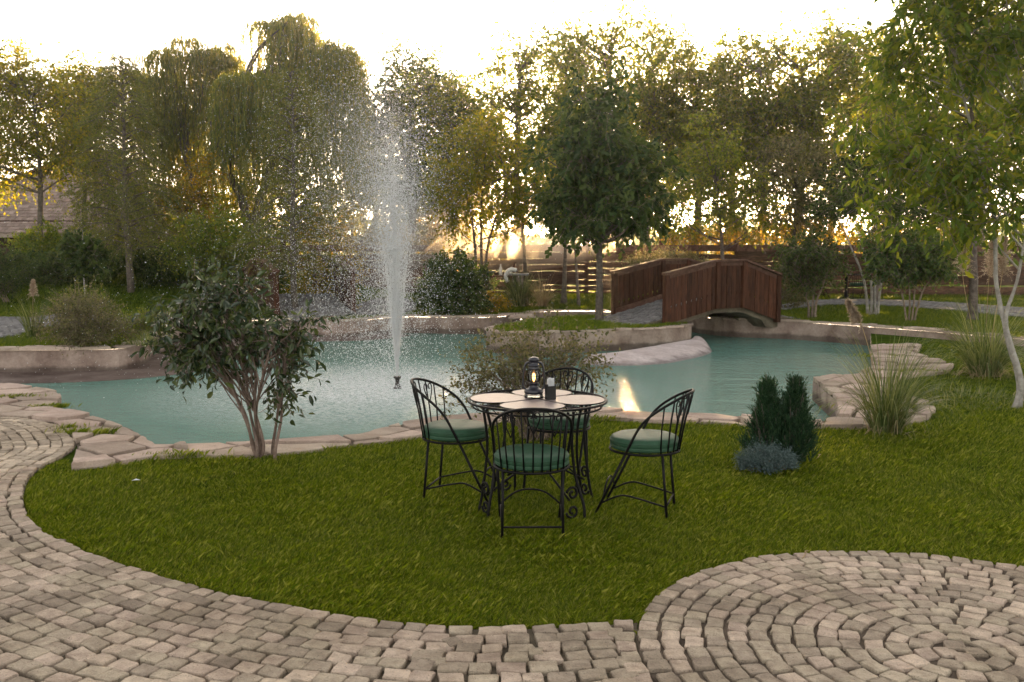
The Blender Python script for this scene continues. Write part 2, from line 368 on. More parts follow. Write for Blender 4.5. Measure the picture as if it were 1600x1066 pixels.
vo = N(t, 'ShaderNodeTexNoise', Scale=17, Detail=3, Roughness=.7); t.links.new(mp.outputs[0], vo.inputs['Vector'])
mu = N(t, 'ShaderNodeMath', operation='MULTIPLY'); t.links.new(vo.outputs[0], mu.inputs[0]); t.links.new(fal.outputs[0], mu.inputs[1])
s1 = N(t, 'ShaderNodeMath', operation='MULTIPLY_ADD'); s1.inputs[1].default_value = .8; t.links.new(mu.outputs[0], s1.inputs[0]); 
s2 = N(t, 'ShaderNodeMath', operation='MULTIPLY_ADD'); s2.inputs[1].default_value = .55; t.links.new(n1.outputs[0], s2.inputs[0]); t.links.new(n2.outputs[0], s2.inputs[2]); t.links.new(s2.outputs[0], s1.inputs[2])
bp = N(t, 'ShaderNodeBump', Strength=.8, Distance=.05); t.links.new(s1.outputs[0], bp.inputs['Height'])
df = N(t, 'ShaderNodeBsdfDiffuse'); df.inputs[0].default_value = (.175, .385, .32, 1)
tp = N(t, 'ShaderNodeBsdfTransparent'); tp.inputs[0].default_value = (.55, .88, .84, 1)
a = N(t, 'ShaderNodeMixShader'); a.inputs[0].default_value = .30; t.links.new(df.outputs[0], a.inputs[1]); t.links.new(tp.outputs[0], a.inputs[2])
# churned white water under the jet, with sky shine on ripples painted in
fo = N(t, 'ShaderNodeMapRange'); fo.inputs['From Min'].default_value = .2; fo.inputs['From Max'].default_value = 3.6; fo.inputs['To Min'].default_value = 1.3; fo.inputs['To Max'].default_value = .0; t.links.new(ds.outputs['Value'], fo.inputs['Value'])
fm = N(t, 'ShaderNodeMath', operation='MULTIPLY'); t.links.new(fo.outputs[0], fm.inputs[0]); rf = ramp(t, [(.40, 0.15), (.56, 1.0)]); t.links.new(vo.outputs[0], rf.inputs[0]); t.links.new(rf.outputs[0], fm.inputs[1])
wd = N(t, 'ShaderNodeBsdfDiffuse'); wd.inputs[0].default_value = (.88, .92, .92, 1)
f2 = N(t, 'ShaderNodeMixShader'); t.links.new(fm.outputs[0], f2.inputs[0]); t.links.new(a.outputs[0], f2.inputs[1]); t.links.new(wd.outputs[0], f2.inputs[2])
gl = N(t, 'ShaderNodeBsdfGlossy', Roughness=.04); fz = N(t, 'ShaderNodeFresnel', IOR=1.33); ms = N(t, 'ShaderNodeMixShader')
t.links.new(bp.outputs[0], gl.inputs['Normal']); t.links.new(bp.outputs[0], fz.inputs['Normal'])
t.links.new(fz.outputs[0], ms.inputs[0]); t.links.new(f2.outputs[0], ms.inputs[1]); t.links.new(gl.outputs[0], ms.inputs[2]); t.links.new(ms.outputs[0], out.inputs['Surface']); M['water'] = m

# leaf palettes (leaf reflectances; backlit sun gold is put into yellow and lime)
M['leaf_maple'] = leafmat('broad_olive_leaf', [(.034, .050, .012), (.070, .092, .016), (.125, .120, .020)], trans=.55, tcol=2.4, k=1.6, warm=(1.12, 1.03, .42))
M['leaf_green'] = leafmat('fresh_green_leaf', [(.035, .065, .014), (.070, .115, .020), (.13, .15, .02)], trans=.55, tcol=2.2, k=1.55)
M['leaf_dark'] = leafmat('dark_green_leaf', [(.014, .032, .012), (.035, .062, .020), (.065, .095, .026)], trans=.42, tcol=2.2, k=1.5)
M['leaf_camellia'] = leafmat('glossy_dark_leaf', [(.012, .024, .011), (.026, .045, .018), (.060, .080, .022)], trans=.2, rough=.27, spec=.6, tcol=2, k=1.6)
M['leaf_willow'] = leafmat('narrow_willow_leaf', [(.05, .075, .028), (.085, .115, .035), (.15, .145, .03)], trans=.5, tcol=2.2, k=1.5)
M['leaf_larch'] = leafmat('feathery_needle_leaf', [(.050, .070, .018), (.095, .125, .026), (.17, .17, .035)], trans=.35, tcol=2.0, k=1.2, warm=(1.1, 1.0, .5))
M['leaf_yellow'] = leafmat('backlit_gold_leaf', [(.10, .12, .012), (.22, .20, .016), (.38, .27, .02)], trans=.6, tcol=1.9)  # golden backlight put into the leaf colour
M['leaf_lime'] = leafmat('sunlit_yellow_green_leaf', [(.08, .12, .014), (.15, .18, .02), (.25, .23, .02)], trans=.6, tcol=1.9)  # yellow-green sun highlights put into the leaf colour
M['leaf_grey'] = leafmat('small_grey_green_leaf', [(.05, .06, .03), (.10, .11, .05), (.17, .16, .09)], trans=.4, k=1.2)
M['leaf_thuja'] = leafmat('dark_conifer_spray', [(.012, .036, .018), (.024, .058, .028), (.042, .085, .036)], trans=.2, k=1.3)
M['leaf_juniper'] = leafmat('blue_grey_needle', [(.04, .075, .075), (.10, .15, .15), (.19, .25, .25)], trans=.15)
M['blade'] = leafmat('lawn_grass_blade', [(.040, .068, .004), (.085, .122, .006), (.140, .172, .009), (.25, .25, .07)], trans=.45, rough=.5, tcol=1.6, warm=(1.1, 1.1, .4), k=.95)
M['bladefar'] = leafmat('far_grass_blade', [(.035, .070, .008), (.070, .115, .012), (.11, .15, .015)], trans=.5, tcol=2.0, k=1.15)  # green of the far and island grass
M['pampas'] = leafmat('pampas_blade', [(.06, .10, .03), (.12, .17, .06), (.30, .33, .15)], trans=.35, rough=.4)
M['straw'] = leafmat('dry_straw_blade', [(.25, .19, .10), (.42, .34, .22)], trans=.4, warm=(1.05, 1, .8))
M['plume'] = leafmat('cream_plume', [(.34, .25, .18), (.58, .50, .40)], trans=.4, tcol=1.3, warm=(1.0, .95, .85))
# ------------------------------------------------------------------ ground plan (world x, y)
ZT = 0.13; ZW = -0.25
def sstep(t): t = np.clip(t, 0, 1); return t * t * (3 - 2 * t)
def hfar(x, y):
    x = np.asarray(x, float); y = np.asarray(y, float)
    return ZT + .95 * sstep((-x - 2.5) / 6) * sstep((y - 21.5) / 11) + .10 * sstep((y - 22) / 10)
def Gf(px, py):
    z = ZT
    for _ in range(12):
        g = G(px, py, z); z = float(hfar(g[0], g[1]))
    return g
edge_px = [(-120, 652), (-50, 654), (0, 656), (50, 659), (88, 668), (110, 684), (118, 700), (100, 716), (66, 733), (44, 755), (37, 785), (48, 815), (76, 840), (120, 862), (168, 880), (224, 898), (280, 916), (340, 932), (400, 944), (475, 959), (550, 972), (625, 980), (737, 987), (850, 986), (925, 982), (1004, 976)]
path_edge = crom(Gs(edge_px), 10)
circ = Gs([(1004, 976), (1016, 948), (1048, 920), (1092, 900), (1160, 882), (1240, 872), (1320, 869), (1400, 870), (1480, 878), (1560, 888), (1600, 894)])
A_ = np.c_[2 * circ, np.ones(len(circ))]; sol = np.linalg.lstsq(A_, (circ ** 2).sum(1), rcond=None)[0]
PC = sol[:2]; PR = math.sqrt(sol[2] + (PC ** 2).sum())
print('patio', PC, PR)
near_in = [(-700, 640), (-300, 610), (0, 604), (38, 607), (75, 611.6), (90, 616), (96, 626), (86, 638), (82, 643), (125, 650), (155, 658), (185, 670), (207, 680), (228, 690), (243, 701), (290, 701), (400, 696), (480, 690), (560, 684), (600, 673), (632, 664), (700, 653), (800, 644), (925, 641), (1022, 648), (1120, 651), (1150, 656), (1200, 662), (1262, 664), (1312, 655), (1306, 625), (1270, 595), (1300, 590), (1340, 588), (1362, 578), (1362, 560), (1361, 545)]
out_l = [(300, 716), (240, 719), (200, 726), (160, 731), (112, 736), (118, 716), (121, 700), (112, 683), (90, 667), (50, 657), (0, 654), (-50, 652), (-120, 650)]
out_m = [(1170, 668), (1120, 664), (1006, 661), (925, 656), (800, 661), (700, 678), (655, 686), (600, 694), (560, 698), (500, 706), (440, 712), (400, 717), (340, 719), (300, 716)]
out_r = [(1425, 539), (1440, 542), (1432, 556), (1490, 572), (1486, 584), (1430, 590), (1398, 600), (1402, 618), (1450, 632), (1462, 645), (1445, 660), (1400, 668), (1330, 672), (1240, 672), (1170, 668)]
near_g = Gs(near_in)
far_px = [(-500, 556), (-250, 552), (0, 548), (100, 547), (185, 545), (222, 538), (250, 524), (300, 509), (360, 503), (430, 500), (540, 502), (602, 497), (643, 495), (705, 496), (757, 496), (790, 494), (806, 491), (814, 499), (824, 493), (850, 487), (900, 486), (950, 487), (1010, 489), (1073, 493), (1132, 499), (1215, 502), (1290, 506), (1361, 511)]
far_g = crom(Gs(far_px, ZT), 4)
wall_r = Gs([(1443, 517), (1500, 522), (1600, 530), (1800, 545), (2400, 570)], ZT)
# near ground: everything on our side of the pool; far ground: everything beyond
ng = near_g.copy(); ngx = ng[0]
near_poly = np.vstack([[(-60, -30)], [(-60, ngx[1])], ng, far_g[-1:] + [0, 0], wall_r, [(300, wall_r[-1][1])], [(300, -30)]])
far_poly = np.vstack([[(-700, far_g[0][1])], far_g, wall_r, [(300, wall_r[-1][1])], [(700, wall_r[-1][1])], [(700, 900)], [(-700, 900)]])
def h0(x, y): return np.zeros_like(x)
v, f = sheet(near_poly, h0, .6, (-10, -2, 12, 18)); Geo().add(v, f).build('lawn', M['lawnbase'], kind='structure')
v, f = sheet(far_poly, hfar, 1.1, (-30, 14, 30, 48)); Geo().add(v, f).build('far_lawn', M['lawnbase'], kind='structure')
# pool floor, walls and water
pool_poly = np.vstack([near_g, far_g[::-1]])
v, f = sheet(pool_poly, lambda x, y: np.full_like(x, -.80)); Geo().add(v, f).build('pool_floor', M['floor'], kind='structure')
def wallstrip(g, line, z0, z1, closed=False):
    n = len(line); V = np.vstack([np.c_[line, np.broadcast_to(z0, n)], np.c_[line, np.broadcast_to(z1, n)]]); k = np.arange(n if closed else n - 1)
    k2 = (k + 1) % n
    g.add(V, np.stack([k, k2, k2 + n, k + n], 1))
g = Geo(); wallstrip(g, far_g, -.9, ZT - .004); wallstrip(g, near_g, -.9, -.004)
wallstrip(g, np.vstack([far_g[-1:], wall_r, [(300, wall_r[-1][1])]]), -.05, ZT - .004)
wallstrip(g, np.vstack([far_g[:1], near_g[:1]]), -.9, ZT); wallstrip(g, np.vstack([far_g[-1:], near_g[-1:]]), -.9, -.004)
g.build('pool_wall', M['plaster'], kind='structure', smooth=False)
# island
isl_px = [(759, 515), (775, 520), (817, 521.5), (870, 520), (940, 518), (1010, 515), (1050, 512.5), (1074, 511), (1081, 508), (1072, 503), (1030, 499), (950, 495), (880, 497), (820, 503), (775, 510)]
isl = crom(Gs(isl_px, ZT), 4, closed=True)
def smooth_closed(p, k=2):
    for _ in range(k): p = (np.roll(p, 1, 0) + 2 * p + np.roll(p, -1, 0)) / 4
    return p
isl = smooth_closed(isl, 1)
v, f = sheet(isl, lambda x, y: np.full_like(x, ZT + .002), .5, (-3, 15, 6, 24)); Geo().add(v, f).build('island_lawn', M['lawnbase'], kind='structure')
g = Geo(); wallstrip(g, isl, -.9, ZT, closed=True); g.build('island_wall', M['plaster'], kind='structure')
v, f = sheet(pool_poly, lambda x, y: np.full_like(x, ZW)); Geo().add(v, f).build('pool_water', M['water'], kind='structure')
# submerged bench along the left wall, sloping plaster beach at the island
def offset_line(line, d):
    t = np.gradient(line, axis=0); t /= np.linalg.norm(t, axis=1)[:, None]
    return line + np.stack([t[:, 1], -t[:, 0]], 1) * np.broadcast_to(d, len(line))[:, None]
seg = far_g[:46]; w = np.interp(np.arange(len(seg)), [0, 16, 24, 34, 45], [1.0, 1.0, 1.5, 1.0, .6])
of = offset_line(seg, w)
for _ in range(3): of[1:-1] = (of[:-2] + 2 * of[1:-1] + of[2:]) / 4
g = Geo(); n = len(seg); k = np.arange(n - 1)
g.add(np.vstack([np.c_[seg, np.full(n, -.205)], np.c_[of, np.full(n, -.243)], np.c_[of, np.full(n, -.8)]]), [np.stack([k, k + n, k + n + 1, k + 1], 1), np.stack([k + n, k + 2 * n, k + 2 * n + 1, k + n + 1], 1)])
g.build('pool_ledge', M['plaster'], kind='structure', smooth=False)
bt = Gs([(925, 556), (960, 553), (1010, 545), (1050, 538), (1078, 533), (1086, 528)], -.13); bt = crom(bt, 5)
bo = crom(Gs([(905, 572), (960, 574), (1020, 573), (1070, 566), (1112, 554), (1108, 540)], -.27), 5)
n = len(bt); g = Geo(); rows = []
for q in np.linspace(0, 1, 7):
    l = bt + (bo - bt) * q; z = -.10 - .17 * q ** 1.5 + .035 * np.sin(q * math.pi) + .012 * np.array([mnoise.noise(Vector((a[0] * 2, a[1] * 2, 0))) for a in l])
    rows.append(np.c_[l, z])
rows.append(np.c_[bo + (bo - bt) * .25, np.full(n, -.8)])
k = np.arange(n - 1); g.add(np.vstack(rows), np.vstack([np.stack([i * n + k, i * n + k + 1, (i + 1) * n + k + 1, (i + 1) * n + k], 1) for i in range(7)]))
g.build('plaster_beach', M['beach'], kind='structure', smooth=True)
# overflow bowl on the near side and a submerged rock by the left coping
b0 = G(1195, 655, -.05); g = Geo(); rr = []; n = 28
ax, ay = .62, .62
for q, z in [(1.0, -.20), (1.0, -.105), (.965, -.10), (.93, -.13), (.7, -.22), (.4, -.27), (.05, -.28)]:
    th = np.linspace(-.15, math.pi + .15, n); wob = 1 + .04 * np.sin(3 * th + 1)
    rr.append(np.stack([b0[0] + ax * q * np.cos(th) * wob, b0[1] - .12 + ay * q * np.sin(th) * wob, np.full(n, z)], 1))
k = np.arange(n - 1); g.add(np.vstack(rr), np.vstack([np.stack([i * n + k, (i + 1) * n + k, (i + 1) * n + k + 1, i * n + k + 1], 1) for i in range(len(rr) - 1)]))
g.build('overflow_bowl', M['flag'], kind='structure', smooth=True)
rk = G(185, 676, -.24); th = np.arange(20) / 20 * 2 * math.pi
g = Geo(); rr = []
for q, z in [(1.15, -.5), (1.0, -.27), (.85, -.225), (.5, -.215), (.05, -.21)]:
    rr.append(np.stack([rk[0] - .12 + .42 * q * np.cos(th), rk[1] - .05 + .42 * q * np.sin(th) - .25 * q * np.cos(th), np.full(20, z)], 1))
k = np.arange(20); g.add(np.vstack(rr), np.vstack([np.stack([i * 20 + k, i * 20 + (k + 1) % 20, (i + 1) * 20 + (k + 1) % 20, (i + 1) * 20 + k], 1) for i in range(4)]))
tag(g.build('submerged_rock', M['plaster'], smooth=True), 'brown flat rock lying just under the water beside the left flagstones', 'rock')

# ------------------------------------------------------------------ paving
right_far = [(9, 4.9), (9, -4)]
arc_th = np.linspace(math.radians(172), math.radians(20), 40)
arc = np.stack([PC[0] + PR * np.cos(arc_th), PC[1] + PR * np.sin(arc_th)], 1)
pe = path_edge[path_edge[:, 1] > 0]
pe = pe[np.linalg.norm(pe - PC, axis=1) > PR - .01]
pave_poly = np.vstack([pe, arc, [(PC[0] + PR * 1.05, PC[1] + .2)], [(6, PC[1] - .2)], [(6, -4), (-14, -4), (-14, 9.0)], [(-14, pe[0][1])]])
v, f = sheet(pave_poly, lambda x, y: np.full_like(x, .010)); path = Geo().add(v, f).build('paved_path', M['mortar'], kind='structure')
def cobble_mesh(r, sx, sy):
    c = np.array([[-.5, -.5], [.5, -.5], [.5, .5], [-.5, .5]]) * [sx, sy] + r.uniform(-.009, .009, (4, 2))
    pts = []
    for i in range(4):
        a, b = c[i], c[(i + 1) % 4]; pts.append(a + (b - a) * .05); pts.append((a + b) / 2 + r.normal(0, .0026, 2) + (a + b) * .012); pts.append(a + (b - a) * .95)
    pts = np.array(pts); n = 12
    hz = .028
    tilt = r.uniform(-.035, .035, 2)
    def ring(q, z): p = pts * q; return np.c_[p, z + p @ tilt + r.normal(0, .0011, n)]
    V = np.vstack([np.c_[pts, np.full(n, -.01)], ring(1.0, hz - .008), ring(.972, hz - .0025), ring(.91, hz), [[0, 0, hz + .0012]]]); k = np.arange(n)
    F4 = np.vstack([np.stack([i * n + k, i * n + (k + 1) % n, (i + 1) * n + (k + 1) % n, (i + 1) * n + k], 1) for i in range(3)])
    F3 = np.stack([3 * n + k, 3 * n + (k + 1) % n, np.full(n, 4 * n)], 1)
    return V, F4, F3
r_c = np.random.default_rng(3)
cob_raw = [cobble_mesh(r_c, .108, .088) for _ in range(14)]
cob_me = [Geo().add(V, [F4, F3]).mesh('cobble', M['cobble']) for V, F4, F3 in cob_raw]
cells = {}
def occupied(x, y, rad):
    ci, cj = int(x // .15), int(y // .15)
    for i in (-1, 0, 1):
        for j in (-1, 0, 1):
            for (a, b) in cells.get((ci + i, cj + j), ()):
                if (a - x) ** 2 + (b - y) ** 2 < rad * rad: return True
    return False
def occupy(x, y): cells.setdefault((int(x // .15), int(y // .15)), []).append((x, y))
# concentric circle
circle = None
v, f = sheet(np.stack([PC[0] + (PR + .0) * np.cos(np.linspace(0, 2 * math.pi, 72, endpoint=False)), PC[1] + PR * np.sin(np.linspace(0, 2 * math.pi, 72, endpoint=False))], 1), lambda x, y: np.full_like(x, .017))
circle = Geo().add(v, f).build('paved_circle', M['mortar'], kind='structure')
patio = []
nring = 14; pitch = PR / (nring + .1)
for k in range(nring):
    rad = PR - pitch * (k + .5)
    if rad < .05: continue
    nst = max(4, int(2 * math.pi * rad / .104)); off = r_c.uniform(0, 1)
    for i in range(nst):
        a = (i + off + r_c.uniform(-.08, .08)) / nst * 2 * math.pi
        patio.append((PC[0] + rad * math.cos(a), PC[1] + rad * math.sin(a), a + r_c.normal(0, .05), (2 * math.pi * rad / nst) / .108 * r_c.uniform(.86, .94), pitch / .088 * r_c.uniform(.80, .89), k))
for k in range(40): occupy(PC[0] + (PR - .05) * math.cos(k * .157), PC[1] + (PR - .02) * math.sin(k * .157))
def in_view(x, y, m=60):
    d = np.array([x, y, 0]) - [0, 0, CAMZ]; cz = d[1] * cp - d[2] * sp_
    if cz < .3: return False
    px = 800 + FPX * d[0] / cz; py = 533 - FPX * (d[1] * sp_ + d[2] * cp) / cz
    return -m < px < 1600 + m and -m < py < 1066 + m
def place_cobbles(lst, parent, limit=295):
    lst = [q for q in lst if in_view(q[0], q[1], 400)]
    lst.sort(key=lambda q: (0 if in_view(q[0], q[1], 10) else 1, q[0] ** 2 + q[1] ** 2)); g = Geo(); ns = 0
    for i, (x, y, a, sx, sy, k) in enumerate(lst):
        vi = int(r_c.integers(14)); flip = r_c.integers(2) * math.pi; z = .004 + r_c.uniform(-.003, .004)
        if i < limit:
            o = bpy.data.objects.new('cobble', cob_me[vi]); COL.objects.link(o); o.parent = parent
            o.location = (x, y, z); o.rotation_euler = (0, 0, a + math.pi / 2 + flip); o.scale = (sx, sy, 1)
        else:
            V, F4, F3 = cob_raw[vi]; c, s = math.cos(a + math.pi / 2 + flip), math.sin(a + math.pi / 2 + flip)
            p = V * [sx, sy, 1]; g.add(np.stack([x + p[:, 0] * c - p[:, 1] * s, y + p[:, 0] * s + p[:, 1] * c, z + p[:, 2]], 1), [F4, F3]); ns += 1
    if ns: g.build('cobbles', M['cobble'], parent=parent, kind='stuff')
    print('cobbles', parent.name, len(lst), ns)
place_cobbles(patio, circle)
# rows following the lawn edge
main_path = []
for i in range(60):
    a = math.radians(174) + (i + r_c.uniform(-.06, .06)) * .104 / (PR + .052); x, y = PC[0] + (PR + .050) * math.cos(a), PC[1] + (PR + .050) * math.sin(a)
    if y < 4.34 and y > 3.0: occupy(x, y); main_path.append((x, y, a, .90, .92, 0))
cv = path_edge.copy(); cv = np.vstack([cv, cv[-1] + (cv[-1] - cv[-6]) / np.linalg.norm(cv[-1] - cv[-6]) * .5])
def resample(line, step):
    d = np.r_[0, np.cumsum(np.linalg.norm(np.diff(line, axis=0), axis=1))]; n = max(2, int(d[-1] / step)); s = np.linspace(0, d[-1], n)
    return np.stack([np.interp(s, d, line[:, 0]), np.interp(s, d, line[:, 1])], 1)
cv = resample(cv, .02)
for k in range(38):
    d = .052 + k * .0945; c = cv.copy()
    t_ = np.gradient(c, axis=0)
    for _ in range(4 + 3 * k): t_[1:-1] = (t_[:-2] + t_[1:-1] + t_[2:]) / 3
    t_ /= np.linalg.norm(t_, axis=1)[:, None]
    o_ = c + np.stack([t_[:, 1], -t_[:, 0]], 1) * d
    acc = r_c.uniform(0, .12); last = o_[0]; width = .108 * r_c.uniform(.85, 1.12)
    for i in range(1, len(o_)):
        stp = np.linalg.norm(o_[i] - last); last = o_[i]; acc += stp
        if acc < width: continue
        x, y = o_[i] - (t_[i] * width / 2)
        if (x - PC[0]) ** 2 + (y - PC[1]) ** 2 < (PR + .10) ** 2 or np.min((cv[::3, 0] - x) ** 2 + (cv[::3, 1] - y) ** 2) < (d - .03) ** 2 or y < 3.0 or occupied(x, y, .070): acc = width * .9; continue
        w_now = acc if acc < width * 1.3 else width; acc = 0
        occupy(x, y); jit = 0 if k < 2 else r_c.normal(0, .006)
        main_path.append((x + r_c.normal(0, .003), y + jit * .5, math.atan2(t_[i][1], t_[i][0]) + r_c.normal(0, .03 if k < 2 else .05) - math.pi / 2, .90 * w_now / .108, r_c.uniform(.90, .99), k))
        width = .108 * r_c.uniform(.80, 1.18)
gx, gy = np.meshgrid(np.arange(-6, 3.2, .05), np.arange(3.2, 9.6, .05)); q_ = np.c_[gx.ravel(), gy.ravel()]; q_ = q_[pin(q_, pave_poly)]
q_ = q_[(np.linalg.norm(q_ - PC, axis=1) > PR + .045)]; r_c.shuffle(q_)
for x, y in q_:
    if np.min((cv[::3, 0] - x) ** 2 + (cv[::3, 1] - y) ** 2) < .035 ** 2 or occupied(x, y, .060 if np.hypot(x - PC[0], y - PC[1]) < PR + .22 else .070): continue
    occupy(x, y); main_path.append((x, y, r_c.uniform(-.5, .5), r_c.uniform(.58, .80), r_c.uniform(.60, .85), 99))
place_cobbles(main_path, path)

# ------------------------------------------------------------------ flagstone coping
coping = None
inner_l = [p for p in near_in if p[0] <= 290 and p[0] >= -300]
reg_l = Gs(inner_l + out_l + [(-300, 648)])
inner_m = [p for p in near_in if 290 <= p[0] <= 1150 and p[1] > 640]
reg_m = Gs(inner_m + out_m)
inner_r = near_in[near_in.index((1150, 656)):]
reg_r = Gs(inner_r + out_r)
g = Geo()
for rg in (reg_l, reg_m, reg_r):
    v, f = sheet(rg, lambda x, y: np.full_like(x, .010)); g.add(v, f)
coping = g.build('coping_bed', M['mortar'], kind='structure')
rr_ = np.random.default_rng(12)
def stones(region, sx, sy, gap, seed, z, hmin, hmax, parent, name='flagstone', mat='flag'):
    n = 0
    for c in voronoi(region, sx, sy, gap, seed):
        ctr = c.mean(0); p = roughen(c - ctr, .10, .008, rr_)
        h = rr_.uniform(hmin, hmax); V, F = prism(p, 0.0, h, .007)
        V[:, 2] += (V[:, 2] > .002) * (V[:, :2] @ rr_.uniform(-.012, .012, 2))
        Geo().add(V, F).build(name, M[mat], parent=parent, loc=(ctr[0], ctr[1], z)); n += 1
    return n
n1_ = stones(reg_l, .62, .38, .046, 5, .0, .035, .065, coping)
n2_ = stones(reg_m, .80, .40, .04, 8, .0, .025, .045, coping)
n3_ = stones(reg_r, .55, .30, .052, 9, .0, .035, .075, coping)
# thin cap stones on the far pool wall and round the island
cap = Geo(); bl = []
def capline(line, wid, parent, zt, lenmin, lenmax, side, seed, vis=None):
    r = np.random.default_rng(seed); L = resample(line, .05); t_ = np.gradient(L, axis=0); t_ /= np.linalg.norm(t_, axis=1)[:, None]; nn = np.stack([t_[:, 1], -t_[:, 0]], 1) * side
    i = 0; c = 0
    while i < len(L) - 4:
        j = min(len(L) - 1, i + int(r.uniform(lenmin, lenmax) / .05))
        w1 = wid * r.uniform(.7, 1.15)
        idx = np.arange(i, j + 1, 3) if j - i > 3 else np.array([i, j])
        inner = L[idx] + nn[idx] * (-.03 + r.uniform(-.012, .012, (len(idx), 1))); outer = L[idx] + nn[idx] * (w1 * r.uniform(.85, 1.1, (len(idx), 1)))
        p = np.vstack([inner, outer[::-1]]); ctr = p.mean(0); q = (p - ctr) * .985
        V, F = prism(q, 0, r.uniform(.022, .05), .008)
        if vis is None or vis(ctr): Geo().add(V, F).build('cap_stone', M['flag'], parent=parent, loc=(ctr[0], ctr[1], zt)); c += 1
        i = j
    return c
vis = lambda c: in_view(c[0], c[1], 200)
c1 = capline(far_g, .34, bpy.data.objects['pool_wall'], ZT, .35, .8, -1, 4, vis)
c2 = capline(np.vstack([far_g[-1:], wall_r]), .3, bpy.data.objects['pool_wall'], ZT, .35, .8, -1, 5, vis)
c3 = capline(np.vstack([isl, isl[:1]]), .22, bpy.data.objects['island_wall'], ZT, .3, .6, 1 if area(isl) and (lambda p: .5 * (np.dot(p[:, 0], np.roll(p[:, 1], -1)) - np.dot(p[:, 1], np.roll(p[:, 0], -1))))(isl) < 0 else -1, 6)
print('stones', n1_, n2_, n3_, c1, c2, c3)
# far cobbled paths
fp = []
for nm, pts in [('left', [(-200, 540), (0, 531), (45, 520), (80, 508), (120, 500), (165, 490), (150, 482), (95, 486), (80, 494), (0, 505), (-200, 515)]), ('back', [(-300, 486), (0, 484), (150, 482), (260, 486), (260, 478), (0, 477), (-300, 478)]), ('right', [(1225, 486), (1300, 478), (1400, 480), (1500, 488), (1620, 500), (1900, 520), (1900, 500), (1620, 485), (1500, 476), (1400, 471), (1300, 470), (1225, 478)]), ('mid', [(560, 478), (600, 466), (640, 470), (648, 486), (600, 493), (545, 494)])]:
    pg = crom(np.array([Gf(a, b)[:2] for a, b in pts]), 3, closed=True)
    v, f = sheet(pg, lambda x, y: hfar(x, y) + .022, .6, tuple(pg.min(0)) + tuple(pg.max(0)))
    pob = Geo().add(v, f).build('far_path', M['mortar'], kind='structure')
    x0, y0 = pg.min(0); x1, y1 = pg.max(0); gx, gy = np.meshgrid(np.arange(x0, x1, .155), np.arange(y0, y1, .135))
    q = np.c_[(gx + (np.arange(gx.shape[0])[:, None] % 2) * .07).ravel(), gy.ravel()] + rng.normal(0, .012, (gx.size, 2)); q = q[pin(q, pg)]; q = q[[in_view(a, b, 100) for a, b in q]] if len(q) else q
    g = Geo()
    hh = hfar(q[:, 0], q[:, 1])
    for (x, y), hz in zip(q, hh):
        vi = int(rng.integers(14)); V, F4, F3 = cob_raw[vi]; p = V * [1.18, 1.25, 1]; g.add(p + [x, y, hz + .024], [F4, F3])
    if len(q): g.build('cobbles', M['cobble_grey'], parent=pob, kind='stuff')

# ------------------------------------------------------------------ grass
def sinoise(x, y, s):
    return (np.sin(x * 1.7 * s + 1.3) * np.cos(y * 2.1 * s + .4) + np.sin(x * 3.9 * s + y * 2.3 * s) * .6 + np.sin(x * 7.3 * s - y * 6.1 * s + 2) * .4 + np.sin(x * 13 * s + y * 17 * s) * .25) / 2.25
def grass(name, pts, zf, hgt, wid, seed, mat, bend=.5, parent=None, bendshare=.35):
    r = np.random.default_rng(seed); n = len(pts); z = zf(pts[:, 0], pts[:, 1])
    cl = sinoise(pts[:, 0], pts[:, 1], 1.6)
    az = r.uniform(0, 2 * math.pi, n); lean_az = 2.2 * sinoise(pts[:, 0] + 5, pts[:, 1], 1.1) + r.normal(0, 1.0, n)
    h = hgt * r.uniform(.55, 1.15, n) * (1 + .42 * cl); w = wid * r.uniform(.6, 1.2, n)
    ln = h * bend * r.uniform(.3, 1.3, n)
    side = np.stack([np.cos(az), np.sin(az), np.zeros(n)], 1) * (w / 2)[:, None]
    base = np.c_[pts, z]; lean = np.stack([np.cos(lean_az), np.sin(lean_az)], 1)
    mid = base.copy(); mid[:, :2] += lean * (ln * .3)[:, None]; mid[:, 2] += h * .62
    tip = base.copy(); tip[:, :2] += lean * ln[:, None]; tip[:, 2] += h
    nb = r.random(n) < (bendshare if parent is None else 0); g = Geo()
    sn = ~nb; V = np.stack([base - side * 1.15, base + side * 1.15, tip], 1)[sn].reshape(-1, 3); g.add(V, np.arange(sn.sum())[:, None] * 3 + np.array([[0, 1, 2]]))
    V = np.stack([base - side, base + side, mid + side * .8, tip], 1)[nb].reshape(-1, 3); g.add(V, [np.arange(nb.sum())[:, None] * 4 + np.array([[0, 1, 2]]), np.arange(nb.sum())[:, None] * 4 + np.array([[0, 2, 3]])])
    o = g.build(name, M[mat], smooth=False, kind='stuff'); 
    return o
lawn_poly = np.vstack([Gs(out_r[:-1]), Gs(out_m[:-1]), Gs([(300, 717), (240, 720), (200, 727), (160, 732), (118, 737), (104, 722)]), [p for p in path_edge if p[1] < G(100, 716)[1] ], arc, [(PC[0] + PR + .2, PC[1] + .3), (9, PC[1] + .6), (10, 15.3)], wall_r[2:0:-1] * [1, .995], wall_r[:1] - [0, .1]])
def sample(poly, n, seed, power=2.0, ymin=3.5, ymax=18, xm=8):
    r = np.random.default_rng(seed); out = []
    a, b = ymin ** (1 - power), ymax ** (1 - power)
    while sum(map(len, out)) < n:
        u = r.uniform(0, 1, 400000); y = (a + (b - a) * u) ** (1 / (1 - power)); x = r.uniform(-.60, .60, len(y)) * y + r.normal(0, .05, len(y))
        p = np.c_[x, y]; out.append(p[pin(p, poly)])
    return np.vstack(out)[:n]
rj = np.random.default_rng(77)
p = sample(lawn_poly, 400000, 1, power=2.3)
nearp = p[:, 1] < 7.5
